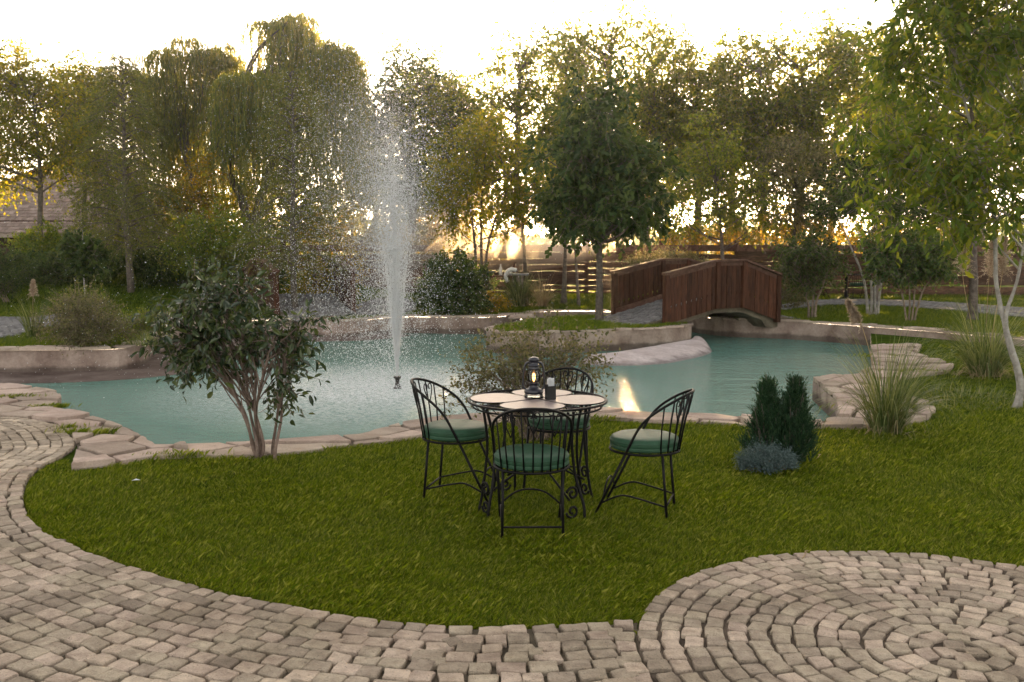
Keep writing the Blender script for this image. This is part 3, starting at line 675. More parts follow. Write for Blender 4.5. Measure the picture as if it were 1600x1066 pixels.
grass('grass', p, h0, .032, .0045, 2, 'blade', .9)
# patches of longer tufts
pc = sample(lawn_poly, 900, 5, power=2.0); pp = (pc[:, None, :] + rj.normal(0, .035, (900, 50, 2))).reshape(-1, 2); pp = pp[pin(pp, lawn_poly)]
grass('tall_grass', pp, h0, .046, .005, 3, 'blade', .8)
# grass fringes between flagstones
fr = []
for (a, b, nb, s_) in [(90, 640, 220, .05), (20, 625, 300, .12), (70, 641, 160, .08), (405 * .25 + 4, 674, 120, .05), (117, 682, 200, .07), (160, 684, 160, .05), (945, 659, 100, .06), (280, 717, 300, .10), (1400, 640, 500, .2), (1380, 560, 400, .15), (1440, 585, 400, .15)]:
    c = G(a, b)[:2]; fr.append(c + rj.normal(0, s_, (nb, 2)) * [1.4, .5])
grass('joint_grass', np.vstack(fr), lambda x, y: np.full_like(x, .02), .06, .005, 4, 'blade', .9)
fl = []
r = np.random.default_rng(9)
farlawn = np.vstack([far_g[20:], wall_r[:3], [(14, 33), (-22, 33), (-14, far_g[0][1])], far_g[:20]])
p = []
while sum(map(len, p)) < 210000:
    y = 14 * (33 / 14) ** r.uniform(0, 1, 200000); x = r.uniform(-.58, .58, 200000) * y; q = np.c_[x, y]; p.append(q[pin(q, far_poly)])
p = np.vstack(p)[:210000]
# keep the far paths clear
keep = np.ones(len(p), bool)
for o in [o for o in bpy.data.objects if o.name.startswith('far_path')]:
    vv = np.zeros(len(o.data.vertices) * 3, np.float32); o.data.vertices.foreach_get('co', vv); vv = vv.reshape(-1, 3)
    ff = np.zeros(len(o.data.polygons) * 3, np.int32); o.data.polygons.foreach_get('vertices', ff); ff = ff.reshape(-1, 3)
    for tri in vv[ff][:, :, :2]:
        lo, hi = tri.min(0), tri.max(0); c = np.where((p[:, 0] > lo[0]) & (p[:, 0] < hi[0]) & (p[:, 1] > lo[1]) & (p[:, 1] < hi[1]))[0]
        if len(c): keep[c[pin(p[c], tri)]] = False
d2 = np.full(len(p), 9.0)
for q in far_g[::2]: d2 = np.minimum(d2, (p[:, 0] - q[0]) ** 2 + (p[:, 1] - q[1]) ** 2)
keep &= d2 > (.22 + .12 * sinoise(p[:, 0], p[:, 1], 2)) ** 2
grass('far_grass', p[keep], hfar, .075, .019, 6, 'bladefar', .7, bendshare=0)
i2 = r.uniform(isl.min(0), isl.max(0), (60000, 2)); i2 = i2[pin(i2, isl * .94 + isl.mean(0) * .06)]
grass('island_grass', i2[:26000], lambda x, y: np.full_like(x, ZT), .085, .010, 8, 'bladefar', .7)
# ------------------------------------------------------------------ chairs
def rot2(p, a):
    c, s = math.cos(a), math.sin(a); return (p[0] * c - p[1] * s, p[0] * s + p[1] * c)
def part(parent, name, mat, VF_list, smooth=True):
    g = Geo()
    for V, F in VF_list: g.add(V, F)
    return g.build(name, mat, parent=parent, smooth=smooth)
def make_chair(loc, rz, label):
    t = empty('garden_chair', loc, label, 'chair', 'wrought iron chairs round the garden table', rz)
    ir = M['iron']; zs = .415; RS = .222
    th = np.arange(32) / 32 * 2 * math.pi
    part(t, 'seat_ring', ir, [tube(np.c_[RS * np.cos(th), RS * np.sin(th), np.full(32, zs)], .0085, 6, closed=True), tube([(-RS, 0, zs), (RS, 0, zs)], .006), tube([(0, -RS, zs), (0, RS, zs)], .006)])
    pr = [(0, zs + .004), (.19, zs + .004), (.214, zs + .012), (.222, zs + .026), (.222, zs + .036), (.2185, zs + .0385), (.222, zs + .041), (.2225, zs + .062), (.214, zs + .080), (.195, zs + .090), (.12, zs + .096), (0, zs + .098)]
    part(t, 'seat_cushion', M['cushion'], [lathe(pr, 40)])
    part(bpy.data.objects[[o.name for o in bpy.data.objects if o.parent == t and o.name.startswith('seat_cushion')][0]], 'piping', M['cushion'], [tube(np.c_[.2225 * np.cos(th), .2225 * np.sin(th), np.full(32, zs + .064)], .0032, 5, closed=True), tube(np.c_[.2225 * np.cos(th), .2225 * np.sin(th), np.full(32, zs + .022)], .0028, 5, closed=True)])
    sd_ = [(.085, .205, zs), (.045, .222, .50), (0, .230, .585), (-.06, .232, .655), (-.14, .215, .715), (-.225, .165, .765), (-.285, .085, .795), (-.305, 0, .803)]
    hoop = crom(sd_ + [(x, -y, z) for x, y, z in sd_[-2::-1]], 6)
    part(t, 'back_hoop', ir, [tube(hoop, .0088, 8)])
    hs_ = hoop[hoop[:, 0] < -.13]
    for k, q in enumerate(np.linspace(0.03, .97, 9)):
        a = math.pi + (q - .5) * 2.0; b = np.array([RS * math.cos(a), RS * math.sin(a), zs]); e = hs_[int(q * (len(hs_) - 1))]
        part(t, 'spindle', ir, [tube([b, (b + e) / 2 + [.006, 0, 0], e], .0052, 5)])
    for q in (.24, .5, .76):
        e = hs_[int(q * (len(hs_) - 1))]; a = math.pi + (q - .5) * 2.0; b = np.array([RS * math.cos(a), RS * math.sin(a), zs]); ax = (b - e); ax /= np.linalg.norm(ax)
        tg = np.cross(ax, [math.cos(a), math.sin(a), 0]); tg /= np.linalg.norm(tg); vfs = []
        for s in (-1, 1):
            pl = [e + ax * .155, e + ax * .10 + tg * s * .022, e + ax * .05 + tg * s * .036, e + ax * .022 + tg * s * .026, e + ax * .028 + tg * s * .008, e + ax * .052 + tg * s * .008, e + ax * .055 + tg * s * .02]
            vfs.append(tube(crom(pl, 4), .0042, 5))
        part(t, 'heart_scroll', ir, vfs)
    feet = {}
    for s in (-1, 1):
        a = (.085, .205 * s, zs); b = (.285, .185 * s, 0); feet['f', s] = (np.array(a), np.array(b)); part(t, 'leg', ir, [tube([a, b], .0092, 7)])
        a = (-.14, .172 * s, zs); b = (-.175, .178 * s, 0); feet['b', s] = (np.array(a), np.array(b)); part(t, 'leg', ir, [tube([a, b], .0088, 7)])
    at = lambda k, z: feet[k][0] + (feet[k][1] - feet[k][0]) * (1 - z / zs)
    for s in (-1, 1):
        a, b = at(('f', s), .085), at(('b', s), .085)
        part(t, 'stretcher', ir, [tube(crom([a, a * .7 + b * .3 + [0, 0, .055], a * .45 + b * .55 + [0, 0, .045], b], 5), .0062, 6)])
    a, b = at(('b', -1), .085), at(('b', 1), .085); part(t, 'stretcher', ir, [tube([a, b], .0062, 6)])
    a, b = at(('f', -1), .115), at(('f', 1), .115); part(t, 'stretcher', ir, [tube(crom([a, a * .75 + b * .25 + [0, 0, .075], (a + b) / 2 + [0, 0, .095], a * .25 + b * .75 + [0, 0, .075], b], 5), .0062, 6)])
    return t
ch = make_chair((.117, 5.62, 0), R(91), 'black iron chair with green cushion in front of the table, its back to the viewer')
for (x, y, a, lb) in [(-.385, 6.47, -13, 'black iron chair with green cushion at the left end of the table, facing right'),
                      (.855, 6.10, 163, 'black iron chair with green cushion pulled out furthest from the table, facing left'),
                      (.34, 6.86, -106, 'black iron chair with green cushion behind the table under the flowering shrub')]:
    c = copy_tree(ch); c.location = (x, y, 0); c.rotation_euler = (0, 0, R(a)); c['label'] = lb

# ------------------------------------------------------------------ table
TC = np.array([.165, 6.22]); TZ = .72; TR = .452
tb = empty('garden_table', (TC[0], TC[1], 0), 'round black iron table with four petal shaped mauve panels in its top', 'table')
th = np.arange(64) / 64 * 2 * math.pi
part(tb, 'rim', M['iron'], [tube(np.c_[TR * np.cos(th), TR * np.sin(th), np.full(64, TZ - .008)], .0085, 7, closed=True), tube(np.c_[(TR - .03) * np.cos(th), (TR - .03) * np.sin(th), np.full(64, TZ - .045)], .006, 6, closed=True)])
for k in range(4):
    ac = R(-8 + 90 * k); q = np.linspace(-R(44), R(44), 45); rr = TR * .975 * np.abs(np.cos(2 * q)) ** .20
    poly = np.vstack([[(.012, 0)], np.stack([rr * np.cos(q), rr * np.sin(q)], 1)]); c, s = math.cos(ac), math.sin(ac)
    poly = np.stack([poly[:, 0] * c - poly[:, 1] * s, poly[:, 0] * s + poly[:, 1] * c], 1)
    o = part(tb, 'petal_panel', M['tabletop'], [prism(poly, TZ - .006, TZ, .0)], smooth=False)
    sm = np.c_[poly[::2], np.full(len(poly[::2]), TZ - .003)]
    part(o, 'panel_edge', M['iron'], [tube(sm, .0045, 5, closed=True)])
vf = []
for k in range(4):
    a0 = R(-8 + 45 + 90 * k)
    for rad in (.30, .345, .39, .43):
        pts = [((rad + .012 * math.sin(j * 2.4)) * math.cos(a0 + R(u)), (rad + .012 * math.sin(j * 2.4)) * math.sin(a0 + R(u)), TZ - .012) for j, u in enumerate(np.linspace(-13, 13, 13) * (rad / .43) ** 2)]
        vf.append(tube(pts, .0032, 4))
    for u in (-8, -4, 0, 4, 8): vf.append(tube([(.26 * math.cos(a0 + R(u * .4)), .26 * math.sin(a0 + R(u * .4)), TZ - .014), (.448 * math.cos(a0 + R(u)), .448 * math.sin(a0 + R(u)), TZ - .010)], .003, 4))
for j in range(30):
    a = j / 30 * 2 * math.pi; vf.append(tube([(.44 * math.cos(a), .44 * math.sin(a), TZ - .012), (.424 * math.cos(a + .08), .424 * math.sin(a + .08), TZ - .044)], .0028, 4))
part(tb, 'wire_lattice', M['iron'], vf)['kind'] = 'stuff'
def spiral(c, r0, r1, a0, turns, n=22):
    q = np.linspace(0, 1, n); r = r0 + (r1 - r0) * q; a = a0 + turns * 2 * math.pi * q
    return [c[0] + r * np.cos(a), c[1] + r * np.sin(a)]
for k, adeg in enumerate((33, 120, 213, 300)):
    a = R(adeg); er = np.array([math.cos(a), math.sin(a), 0]); et = np.array([-math.sin(a), math.cos(a), 0]); z = np.array([0, 0, 1.0])
    # a pair of rods spread along the tangent, bowed at the foot
    o = part(tb, 'leg', M['iron'], [tube(crom([er * .40 + et * .02 + z * (TZ - .03), er * .36 + et * .035 + z * .50, er * .37 + et * .055 + z * .28, er * .42 + et * .085 + z * .10, er * .435 + et * .085 + z * .0], 6), .0098, 7),
                                tube(crom([er * .40 - et * .02 + z * (TZ - .03), er * .365 - et * .03 + z * .45, er * .385 - et * .055 + z * .15, er * .41 - et * .07 + z * .0], 6), .0092, 7)])
    vf = []
    for (cy_, r0, a0, tn) in ((.175, .045, math.pi * .95, -1.25), (.062, .045, -math.pi * .95, 1.25)):
        sx, sz = spiral((.012, cy_), r0, .012, a0, tn)
        part(o, 'scroll', M['iron'], [tube(np.array([er * .405 + et * x_ + z * z_ for x_, z_ in zip(sx, sz)]), .0088, 6)])
vf = []
for k, adeg in enumerate((33, 120)):
    a, b = R(adeg), R((213, 300)[k]); pa = np.array([.39 * math.cos(a), .39 * math.sin(a), .13]); pb = np.array([.39 * math.cos(b), .39 * math.sin(b), .13])
    m_ = (pa + pb) / 2; vf.append(tube(crom([pa, pa * .65 + pb * .35 + [0, 0, .14], m_ + [0, 0, .175 + .012 * k], pa * .35 + pb * .65 + [0, 0, .14], pb], 6), .0078, 6))
part(tb, 'cross_brace', M['iron'], vf)

# ------------------------------------------------------------------ lantern and napkin holder on the table
lp = G(834, 621, TZ); LZ = TZ + .001
ln = empty('storm_lantern', (lp[0], lp[1], LZ), 'dark hurricane lantern with a glowing amber bulb standing on the table', 'lantern')
LS = 1.0
part(ln, 'foot', M['glass'], [lathe([(0, .0), (.062, .0), (.064, .006), (.060, .022), (.045, .028), (0, .028)], 28)])
part(ln, 'fuel_tank', M['enamel'], [lathe([(0, .024), (.056, .024), (.064, .032), (.064, .046), (.055, .054), (.040, .060), (.030, .072), (.026, .088), (.032, .090), (.034, .098), (.0, .099)], 28)])
part(ln, 'glass_globe', M['glass'], [lathe([(.028, .098), (.040, .112), (.045, .135), (.042, .160), (.033, .182), (.027, .186)], 28)])
part(ln, 'bulb', M['glow'], [lathe([(0, .104), (.004, .106), (.010, .125), (.011, .140), (.007, .158), (0, .162)], 12)])
part(ln, 'hood', M['enamel'], [lathe([(0, .184), (.036, .184), (.040, .190), (.034, .200), (.034, .206), (.041, .208), (.041, .214), (.026, .222), (.026, .240), (.036, .244), (.036, .252), (.028, .262), (.012, .268), (0, .269)], 28)])
for s in (-1, 1):
    part(ln, 'side_tube', M['enamel'], [tube(crom([(s * .045, 0, .045), (s * .062, 0, .062), (s * .070, 0, .09), (s * .066, 0, .15), (s * .060, 0, .205), (s * .046, 0, .228), (s * .024, 0, .232)], 5), .0075, 8)])
part(ln, 'wire_guard', M['iron'], [tube(crom([(.036, -.02, .1), (.047, -.025, .135), (.034, -.02, .186)], 4), .002, 5), tube(crom([(-.036, -.02, .1), (-.047, -.025, .135), (-.034, -.02, .186)], 4), .002, 5)] + [tube(np.c_[.0465 * np.cos(th[::4]), .0465 * np.sin(th[::4]), np.full(16, .145)], .0016, 4, closed=True)])
hp = G(860, 624, TZ)
nh = empty('napkin_holder', (hp[0], hp[1], LZ), 'small black holder with white napkins standing beside the lantern', 'napkin holder', rz=R(20))
part(nh, 'holder', M['blackplastic'], [box(0, 0, .004, .06, .045, .008), box(-.0275, 0, .05, .005, .045, .10), box(.0275, 0, .05, .005, .045, .10), box(0, .020, .045, .052, .004, .085), box(0, -.020, .045, .052, .004, .085)], smooth=False)
vf = []
for j in range(5): vf.append(box(-.018 + j * .009, .002, .075 + .004 * (j % 3), .003, .032, .115, .05 * (j - 2)))
part(nh, 'napkins', M['paper'], vf, smooth=False)

# ------------------------------------------------------------------ fountain
fb = empty('fountain_nozzle', (FOUNT[0], FOUNT[1], -.8), 'dark metal fountain nozzle rising out of the turquoise water', 'fountain')
part(fb, 'pipe', M['bronze'], [tube([(0, 0, 0), (0, 0, .50)], .03, 10)])
part(fb, 'nozzle', M['bronze'], [lathe([(.0, .54), (.06, .54), (.055, .56), (.035, .60), (.026, .64), (.03, .67), (.05, .70), (.058, .715), (.05, .72), (0, .72)], 18)])
NZ = np.array([FOUNT[0], FOUNT[1], -.08])
r = np.random.default_rng(21)
def traj(v0, th_, az, wind, t):
    vx = v0 * np.sin(th_) * np.cos(az); vy = v0 * np.sin(th_) * np.sin(az); vz = v0 * np.cos(th_)
    kd = .10
    x = vx * t - .5 * wind * t ** 2 * 1.0; y = vy * t + .12 * wind * t ** 2 * 0; z = vz * t - .5 * 9.81 * t ** 2
    return np.stack([NZ[0] + x, NZ[1] + y, NZ[2] + z], 1), np.stack([vx - wind * t, vy + 0 * t, vz - 9.81 * t], 1)
def drops(n, hmean, hsd, cone, csd, windm, tmode, size, stretch, seed):
    r = np.random.default_rng(seed)
    H = np.clip(r.normal(hmean, hsd, n), .02 if hmean < .5 else .6, 4.9); v0 = np.sqrt(2 * 9.81 * H); th_ = np.abs(r.normal(cone, csd, n)); az = r.uniform(0, 2 * math.pi, n)
    T = 2 * v0 * np.cos(th_) / 9.81
    q = r.uniform(0, 1, n)
    if tmode == 'up': q = q ** 1.3 * .5
    elif tmode == 'fall': q = .45 + .55 * q
    wind = r.gamma(1.6, windm / 1.6, n) * np.where(tmode == 'up', .5, 1.0)
    p, v = traj(v0, th_, az, wind, q * T)
    sp = np.linalg.norm(v, axis=1); d = v / (sp[:, None] + 1e-6)
    s = size * r.lognormal(0, .35, n)
    a = np.cross(d, [0, 1, .2]); a /= np.linalg.norm(a, axis=1)[:, None]; b = np.cross(d, a)
    L = s * (1 + stretch * sp / 8)
    s = s * 1.25; V = np.stack([p + d * L[:, None] * 1.3, p + a * s[:, None], p + (-.5 * a + .87 * b) * s[:, None], p + (-.5 * a - .87 * b) * s[:, None]], 1)
    if hmean < .5:
        rr_ = 1.5 * r.uniform(0, 1, n) ** .7; aa = r.uniform(0, 6.283, n); V += np.stack([rr_ * np.cos(aa) - .3, rr_ * np.sin(aa), np.full(n, -.13)], 1)[:, None, :]
    ok = p[:, 2] > ZW
    return V[ok].reshape(-1, 3), int(ok.sum())
g = Geo(); tetf = np.array([[0, 1, 2], [0, 2, 3], [0, 3, 1], [3, 2, 1]])
for args in [(18000, 2.9, .7, .055, .035, .25, 'up', .0038, 2.0, 1), (24000, 3.1, .9, .065, .06, .45, 'all', .0036, .8, 2), (15000, 3.4, .7, .06, .06, 1.15, 'fall', .0033, .5, 3), (13000, 2.6, .8, .08, .05, .6, 'fall', .0032, .4, 4), (30000, 2.4, .6, .05, .045, .2, 'all', .0038, 1.2, 5), (5000, .10, .06, .5, .3, .1, 'all', .0042, .3, 6)]:
    V, n = drops(*args); g.add(V, (np.arange(n)[:, None, None] * 4 + tetf[None]).reshape(-1, 3))
tag(g.build('fountain_spray', M['drops'], kind='stuff'), None)
m = bpy.data.materials.new('fine_spray'); m.use_nodes = True; t = m.node_tree; t.nodes.clear()
out = t.nodes.new('ShaderNodeOutputMaterial'); pv = t.nodes.new('ShaderNodeVolumePrincipled'); pv.inputs['Density'].default_value = .028; pv.inputs['Color'].default_value = (1, .99, .97, 1); pv.inputs['Anisotropy'].default_value = .3
t.links.new(pv.outputs[0], out.inputs['Volume'])
for wr, dx, hh in ((.20, 0, 2.9), (.32, -.03, 3.3), (.46, -.10, 3.7), (.60, -.22, 3.9), (.75, -.38, 4.0)):
    prof = [(.001, .35), (.20 * wr, .75), (.48 * wr, 1.2), (.85 * wr, 1.9), (wr, 2.5), (.85 * wr, hh - .45), (.35 * wr, hh - .08), (.001, hh)]
    V, F = lathe(crom(prof, 4), 28); V[:, 0] += dx * (V[:, 2] / 3); Geo().add(V + NZ, F).build('spray_mist', m, kind='stuff', smooth=True)
jets = []
for k in range(18):
    az = k / 18 * 2 * math.pi; th_ = .05 + .022 * (k % 3); tt = np.linspace(0, .20 + .05 * (k % 4), 9); pp, _ = traj(7.3 + .3 * (k % 3), th_, az, .1, tt)
    jets.append(tube(pp, np.linspace(.0042, .0022, 9), 5))
o = part(fb, 'water_jets', M['drops'], jets); o.location = (-fb.location[0], -fb.location[1], -fb.location[2]); o['kind'] = 'stuff'

# ------------------------------------------------------------------ wooden bridge
def bridge(A, B, Wd, cut, peak, hR, label, planks_w=.125, notch=True, ztop0=1.16, zdeck0=.26, grp=None):
    A = np.array(A); B = np.array(B); L = np.linalg.norm(B - A); d = (B - A) / L; nrm = np.array([-d[1], d[0]])
    br = empty('foot_bridge', (A[0], A[1], ZT), label, 'bridge', grp, math.atan2(d[1], d[0]))
    def prof(s, z_end, z_mid):     # rail profile: rise, flat, fall
        s = np.asarray(s, float); a, b = cut
        return np.where(s < a * L, z_end[0] + (z_mid - z_end[0]) * s / (a * L), np.where(s > b * L, z_mid + (z_end[1] - z_mid) * (s - b * L) / ((1 - b) * L), z_mid))
    top = lambda s: prof(s, (ztop0, ztop0 - .04), ztop0 + peak) - ZT
    bot = lambda s: prof(s, (.165, .16), .165 + peak + .02) - ZT
    deck = lambda s: prof(s, (zdeck0, zdeck0), zdeck0 + peak + .04) - ZT
    for side, yy in (('near', 0.0), ('far', Wd)):
        rl = Geo(); V = []
        # rail panels: one plank after another
        root = None
        xs = [0, cut[0] * L, cut[1] * L, L]
        rail = part(br, 'handrail', M['woodcap'], [], smooth=False) if False else None
        g = Geo()
        for i in range(3):
            a, b = xs[i] - (.07 if i == 0 else 0), xs[i + 1] + (.05 if i == 2 else 0)
            za, zb = float(top(max(a, 0))), float(top(min(b, L)))
            w = .08; h = .045
            Vv = np.array([[x, yy + sy * w, z + sz] for x, z in ((a, za), (b, zb)) for sy in (-1, 1) for sz in (0, h)])
            g.add(Vv, np.array([[0, 1, 3, 2], [4, 6, 7, 5], [0, 4, 5, 1], [2, 3, 7, 6], [1, 5, 7, 3], [0, 2, 6, 4]]))
            Vv = np.array([[x, yy + sy * .02, z - .09 + sz] for x, z in ((a + .04, za), (b - .04, zb)) for sy in (-1, 1) for sz in (0, .085)])
            g.add(Vv, np.array([[0, 1, 3, 2], [4, 6, 7, 5], [0, 4, 5, 1], [2, 3, 7, 6], [1, 5, 7, 3], [0, 2, 6, 4]]))
        g.build('handrail', M['woodcap'], parent=br)
        g = Geo()
        for i, x in enumerate(xs):
            g = Geo(); zt, zb = float(top(x)) - .002, float(bot(x)) - (.04 if i in (0, 3) else 0)
            sgn = -1 if yy == 0 else 1
            g.add(*box(x, yy + sgn * .0, (zt + zb) / 2, .10, .11, zt - zb)); g.build('post', M['wood'], parent=br)
        n = int(L / planks_w); pw = L / n
        for i in range(n):
            x0, x1 = i * pw + .004, (i + 1) * pw - .004; cx = (x0 + x1) / 2
            if min(abs(cx - x) for x in xs) < .03: continue
            q = .33  # notch height fraction
            def P_(x, f): return (x, float(bot(x)) + f * (float(top(x)) - .05 - float(bot(x))))
            off = .02 * math.sin(i * 5.1)
            nx = .018 if notch and ((cx < cut[0] * L) or i % 2 == 0) else .0
            left = [P_(x0, 1), P_(x0, q + .05), P_(x0 + nx, q + .03), P_(x0, q - .04), P_(x0, 0)]
            right = [P_(x1, 0), P_(x1, q - .04), P_(x1 - nx, q + .03), P_(x1, q + .05), P_(x1, 1)]
            poly = np.array(left + right); m_ = len(poly)
            thk = .022; oy = yy + (.028 if yy == 0 else -.028) + .004 * ((i * 7) % 3 - 1)
            oy = yy + (-.0 if yy == 0 else 0) + .003 * ((i * 7) % 3 - 1)
            Vv = np.vstack([np.c_[poly[:, 0], np.full(m_, oy - thk / 2), poly[:, 1]], np.c_[poly[:, 0], np.full(m_, oy + thk / 2), poly[:, 1]]])
            k = np.arange(m_); quads = np.stack([k, (k + 1) % m_, (k + 1) % m_ + m_, k + m_], 1)
            # front and back as strips to stay valid for concave outline
            strip = np.array([[0, 1, 8, 9], [1, 2, 7, 8], [2, 3, 6, 7], [3, 4, 5, 6]])
            Geo().add(Vv, [quads, strip, strip[:, ::-1] + m_]).build('plank', M['wood'], parent=br)
        if yy > 0:   # skirting board inside the far rail
            g = Geo()
            for i in range(3):
                a, b = xs[i], xs[i + 1]; za, zb = float(deck(a)), float(deck(b))
                Vv = np.array([[x, yy - .06 + sy * .02, z + sz] for x, z in ((a, za), (b, zb)) for sy in (-1, 1) for sz in (0.0, .12)])
                g.add(Vv, np.array([[0, 1, 3, 2], [4, 6, 7, 5], [0, 4, 5, 1], [2, 3, 7, 6], [1, 5, 7, 3], [0, 2, 6, 4]]))
            g.build('skirting_board', M['woodcap'], parent=br)
    # concrete deck slab with arched soffit, ramping to the ground at both ends
    s = np.linspace(-1.15, L + .9, 40); zt = np.where(s < 0, np.interp(s, [-1.15, -.6, 0], [-.02, .03, zdeck0 - ZT]), np.where(s > L, np.interp(s, [L, L + .9], [zdeck0 - ZT, -.02]), deck(np.clip(s, 0, L))))
    zt = np.convolve(np.r_[zt[:1], zt, zt[-1:]], [.25, .5, .25], 'valid')
    zb = np.maximum(np.where((s > .45) & (s < L - .25), deck(np.clip(s, 0, L)) - .21, -.12), -.12)
    n = len(s); y0, y1 = .07, Wd - .07
    V = np.vstack([np.c_[s, np.full(n, y0), zt], np.c_[s, np.full(n, y1), zt], np.c_[s, np.full(n, y0), zb], np.c_[s, np.full(n, y1), zb]]); k = np.arange(n - 1)
    sl = Geo().add(V, [np.stack([k, k + 1, k + 1 + n, k + n], 1), np.stack([k + 2 * n, k + 3 * n, k + 1 + 3 * n, k + 1 + 2 * n], 1), np.stack([k, k + 2 * n, k + 1 + 2 * n, k + 1], 1), np.stack([k + n, k + 1 + n, k + 1 + 3 * n, k + 3 * n], 1)]).build('deck_slab', M['mortar'], parent=br)
    g = Geo(); i = 0; rr = np.random.default_rng(5)
    for x in np.arange(-1.1, L + .85, .125):
        zz = float(np.interp(x, s, zt)); z2 = float(np.interp(x + .05, s, zt)); sl_ = (z2 - zz) / .05
        for yq in np.arange(y0 + .07 + (i % 2) * .05, y1 - .03, .145):
            V, F4, F3 = cob_raw[int(rr.integers(14))]; p = V * [.98, 1.15, 1]; p = p + [x + rr.normal(0, .006), yq + rr.normal(0, .006), 0]; p[:, 2] += zz + (p[:, 0] - x) * sl_ + .003
            g.add(p, [F4, F3])
        i += 1
    g.build('cobbles', M['cobble_grey'], parent=br, kind='stuff')
    return br
A = G(1040, 510, ZT)[:2]; B = P(1214, 500, 20.6)[:2]
bridge(A, B, 1.95, (.44, .68), .27, 1.0, 'reddish brown wooden arched bridge leading onto the island lawn')
A2 = Gf(600, 492)[:2]; 
bridge((-3.75, 22.6), (-5.2, 25.4), 1.8, (.40, .62), .25, 1.0, 'wooden bridge rail half hidden behind the fountain spray')

# ------------------------------------------------------------------ woven fence at the back of the garden
r = np.random.default_rng(31)
fn = empty('plank_fence', (0, 31, 0), 'long dark brown fence of rough horizontal planks behind the garden', 'fence')
zb0 = .15; FY = 31.0
xs = np.arange(-9.6, 17.0, 2.4)
def fyx(x): return FY - .02 * (x - 3) ** 2 * .3
for i, x in enumerate(xs):
    g = Geo(); g.add(*tube([(x, fyx(x) - FY + .07, zb0 - .2), (x, fyx(x) - FY + .07, 1.95)], .07, 7)); g.build('post', M['fence'], parent=fn)
for i, x in enumerate(xs[:-1]):
    x1 = xs[i + 1]; y0, y1 = fyx(x) - FY, fyx(x1) - FY; z = zb0 + .03; alt = 0
    while z < 1.50:
        h = r.uniform(.11, .20); m_ = 9; q = np.linspace(0, 1, m_); xx = x - .05 + (x1 - x + .1) * q; yy = y0 + (y1 - y0) * q - .015 - .036 * alt
        bt_ = z + r.normal(0, .010, m_) + r.uniform(-.02, .02) * (q - .5); tp_ = z + h + r.normal(0, .012, m_) + r.uniform(-.03, .03) * (q - .5)
        V = np.vstack([np.c_[xx, yy, bt_], np.c_[xx, yy, tp_], np.c_[xx, yy - .03, tp_], np.c_[xx, yy - .03, bt_]]); k = np.arange(m_ - 1)
        Fq = np.vstack([np.stack([k + a * m_, k + 1 + a * m_, k + 1 + b * m_, k + b * m_], 1) for a, b in ((0, 1), (1, 2), (2, 3), (3, 0))])
        Geo().add(V, Fq).build('slat', M['fence'], parent=fn)
        z += h + (r.uniform(.012, .045) if r.random() < (.85 if -4 < x < 5 else .4) else -r.uniform(.01, .03)); alt = 1 - alt
    g = Geo(); V, F = box((x + x1) / 2, (y0 + y1) / 2 - .05, 1.70, 2.42, .05, .20); g.add(V, F); g.build('top_board', M['woodcap'], parent=fn)

# ------------------------------------------------------------------ shingled house on the left
HY = 38.0
hx0, hx1 = P(-170, 362, HY)[0], P(262, 362, HY)[0]; ez = P(0, 364, HY)[2]; rz_ = P(0, 243, HY + 4)[2]; rx0, rx1 = P(122, 243, HY + 4)[0], P(180, 243, HY + 4)[0]
hs_o = empty('shingled_house', ((hx0 + hx1) / 2, HY + 4, .9), 'low house with a steep weathered shingle roof behind the left hedges', 'house')
ox, oy, oz = hs_o.location
g = Geo(); g.add(*box(0, 0, (ez + .5) / 2 - .9, hx1 - hx0 - 1.4, 7.0, ez + .5)); g.build('wall', M['darkwood'], parent=hs_o)
roof = Geo(); C4 = np.array([[hx0, HY, ez], [hx1, HY, ez], [hx1, HY + 8, ez], [hx0, HY + 8, ez]]) - [ox, oy, oz]; R2 = np.array([[rx0, HY + 4, rz_], [rx1, HY + 4, rz_]]) - [ox, oy, oz]
V = np.vstack([C4, R2, C4 - [0, 0, .18]]); roof.add(V, [np.array([[0, 1, 5, 4], [2, 3, 4, 5], [0, 1, 7, 6], [1, 2, 8, 7], [2, 3, 9, 8], [3, 0, 6, 9], [6, 7, 8, 9]]), np.array([[3, 0, 4], [1, 2, 5]])])
rf = roof.build('roof', M['roof'], parent=hs_o)
g = Geo(); rr = np.random.default_rng(8)
nrow = 26
for i in range(nrow):   # courses of shingles on the slope that faces the garden
    q = (i + .0) / nrow; a = C4[0] + (R2[0] - C4[0]) * q; b = C4[1] + (R2[1] - C4[1]) * q; w = b[0] - a[0]; up = (R2[0] - C4[0]) * [0, 1, 1]; up /= np.linalg.norm(up); nn = np.array([0, -up[2], up[1]])
    n = int(w / .22)
    for j in range(n):
        x = a[0] + (j + .5 + .5 * (i % 2)) * .22; 
        if x > b[0] - .1: continue
        p0 = np.array([x, a[1], a[2]]); hw = .103; L = .30; lift = .022 + rr.uniform(0, .02); o_ = nn * lift
        V = np.array([p0 + [-hw, 0, 0] + o_, p0 + [hw, 0, 0] + o_, p0 + [hw, 0, 0] + up * L + nn * .004, p0 + [-hw, 0, 0] + up * L + nn * .004, p0 + [-hw, 0, 0], p0 + [hw, 0, 0]]) - up * rr.uniform(0, .05)
        g.add(V, np.array([[0, 1, 2, 3], [4, 5, 1, 0]]))
g.build('shingles', M['roof'], parent=rf, kind='stuff')
g = Geo()
for a, b in ((C4[0], R2[0]), (C4[1], R2[1]), (R2[0], R2[1])): g.add(*tube([a + [0, 0, .08], b + [0, 0, .08]], .13, 6))
g.build('ridge_cap', M['darkwood'], parent=rf)

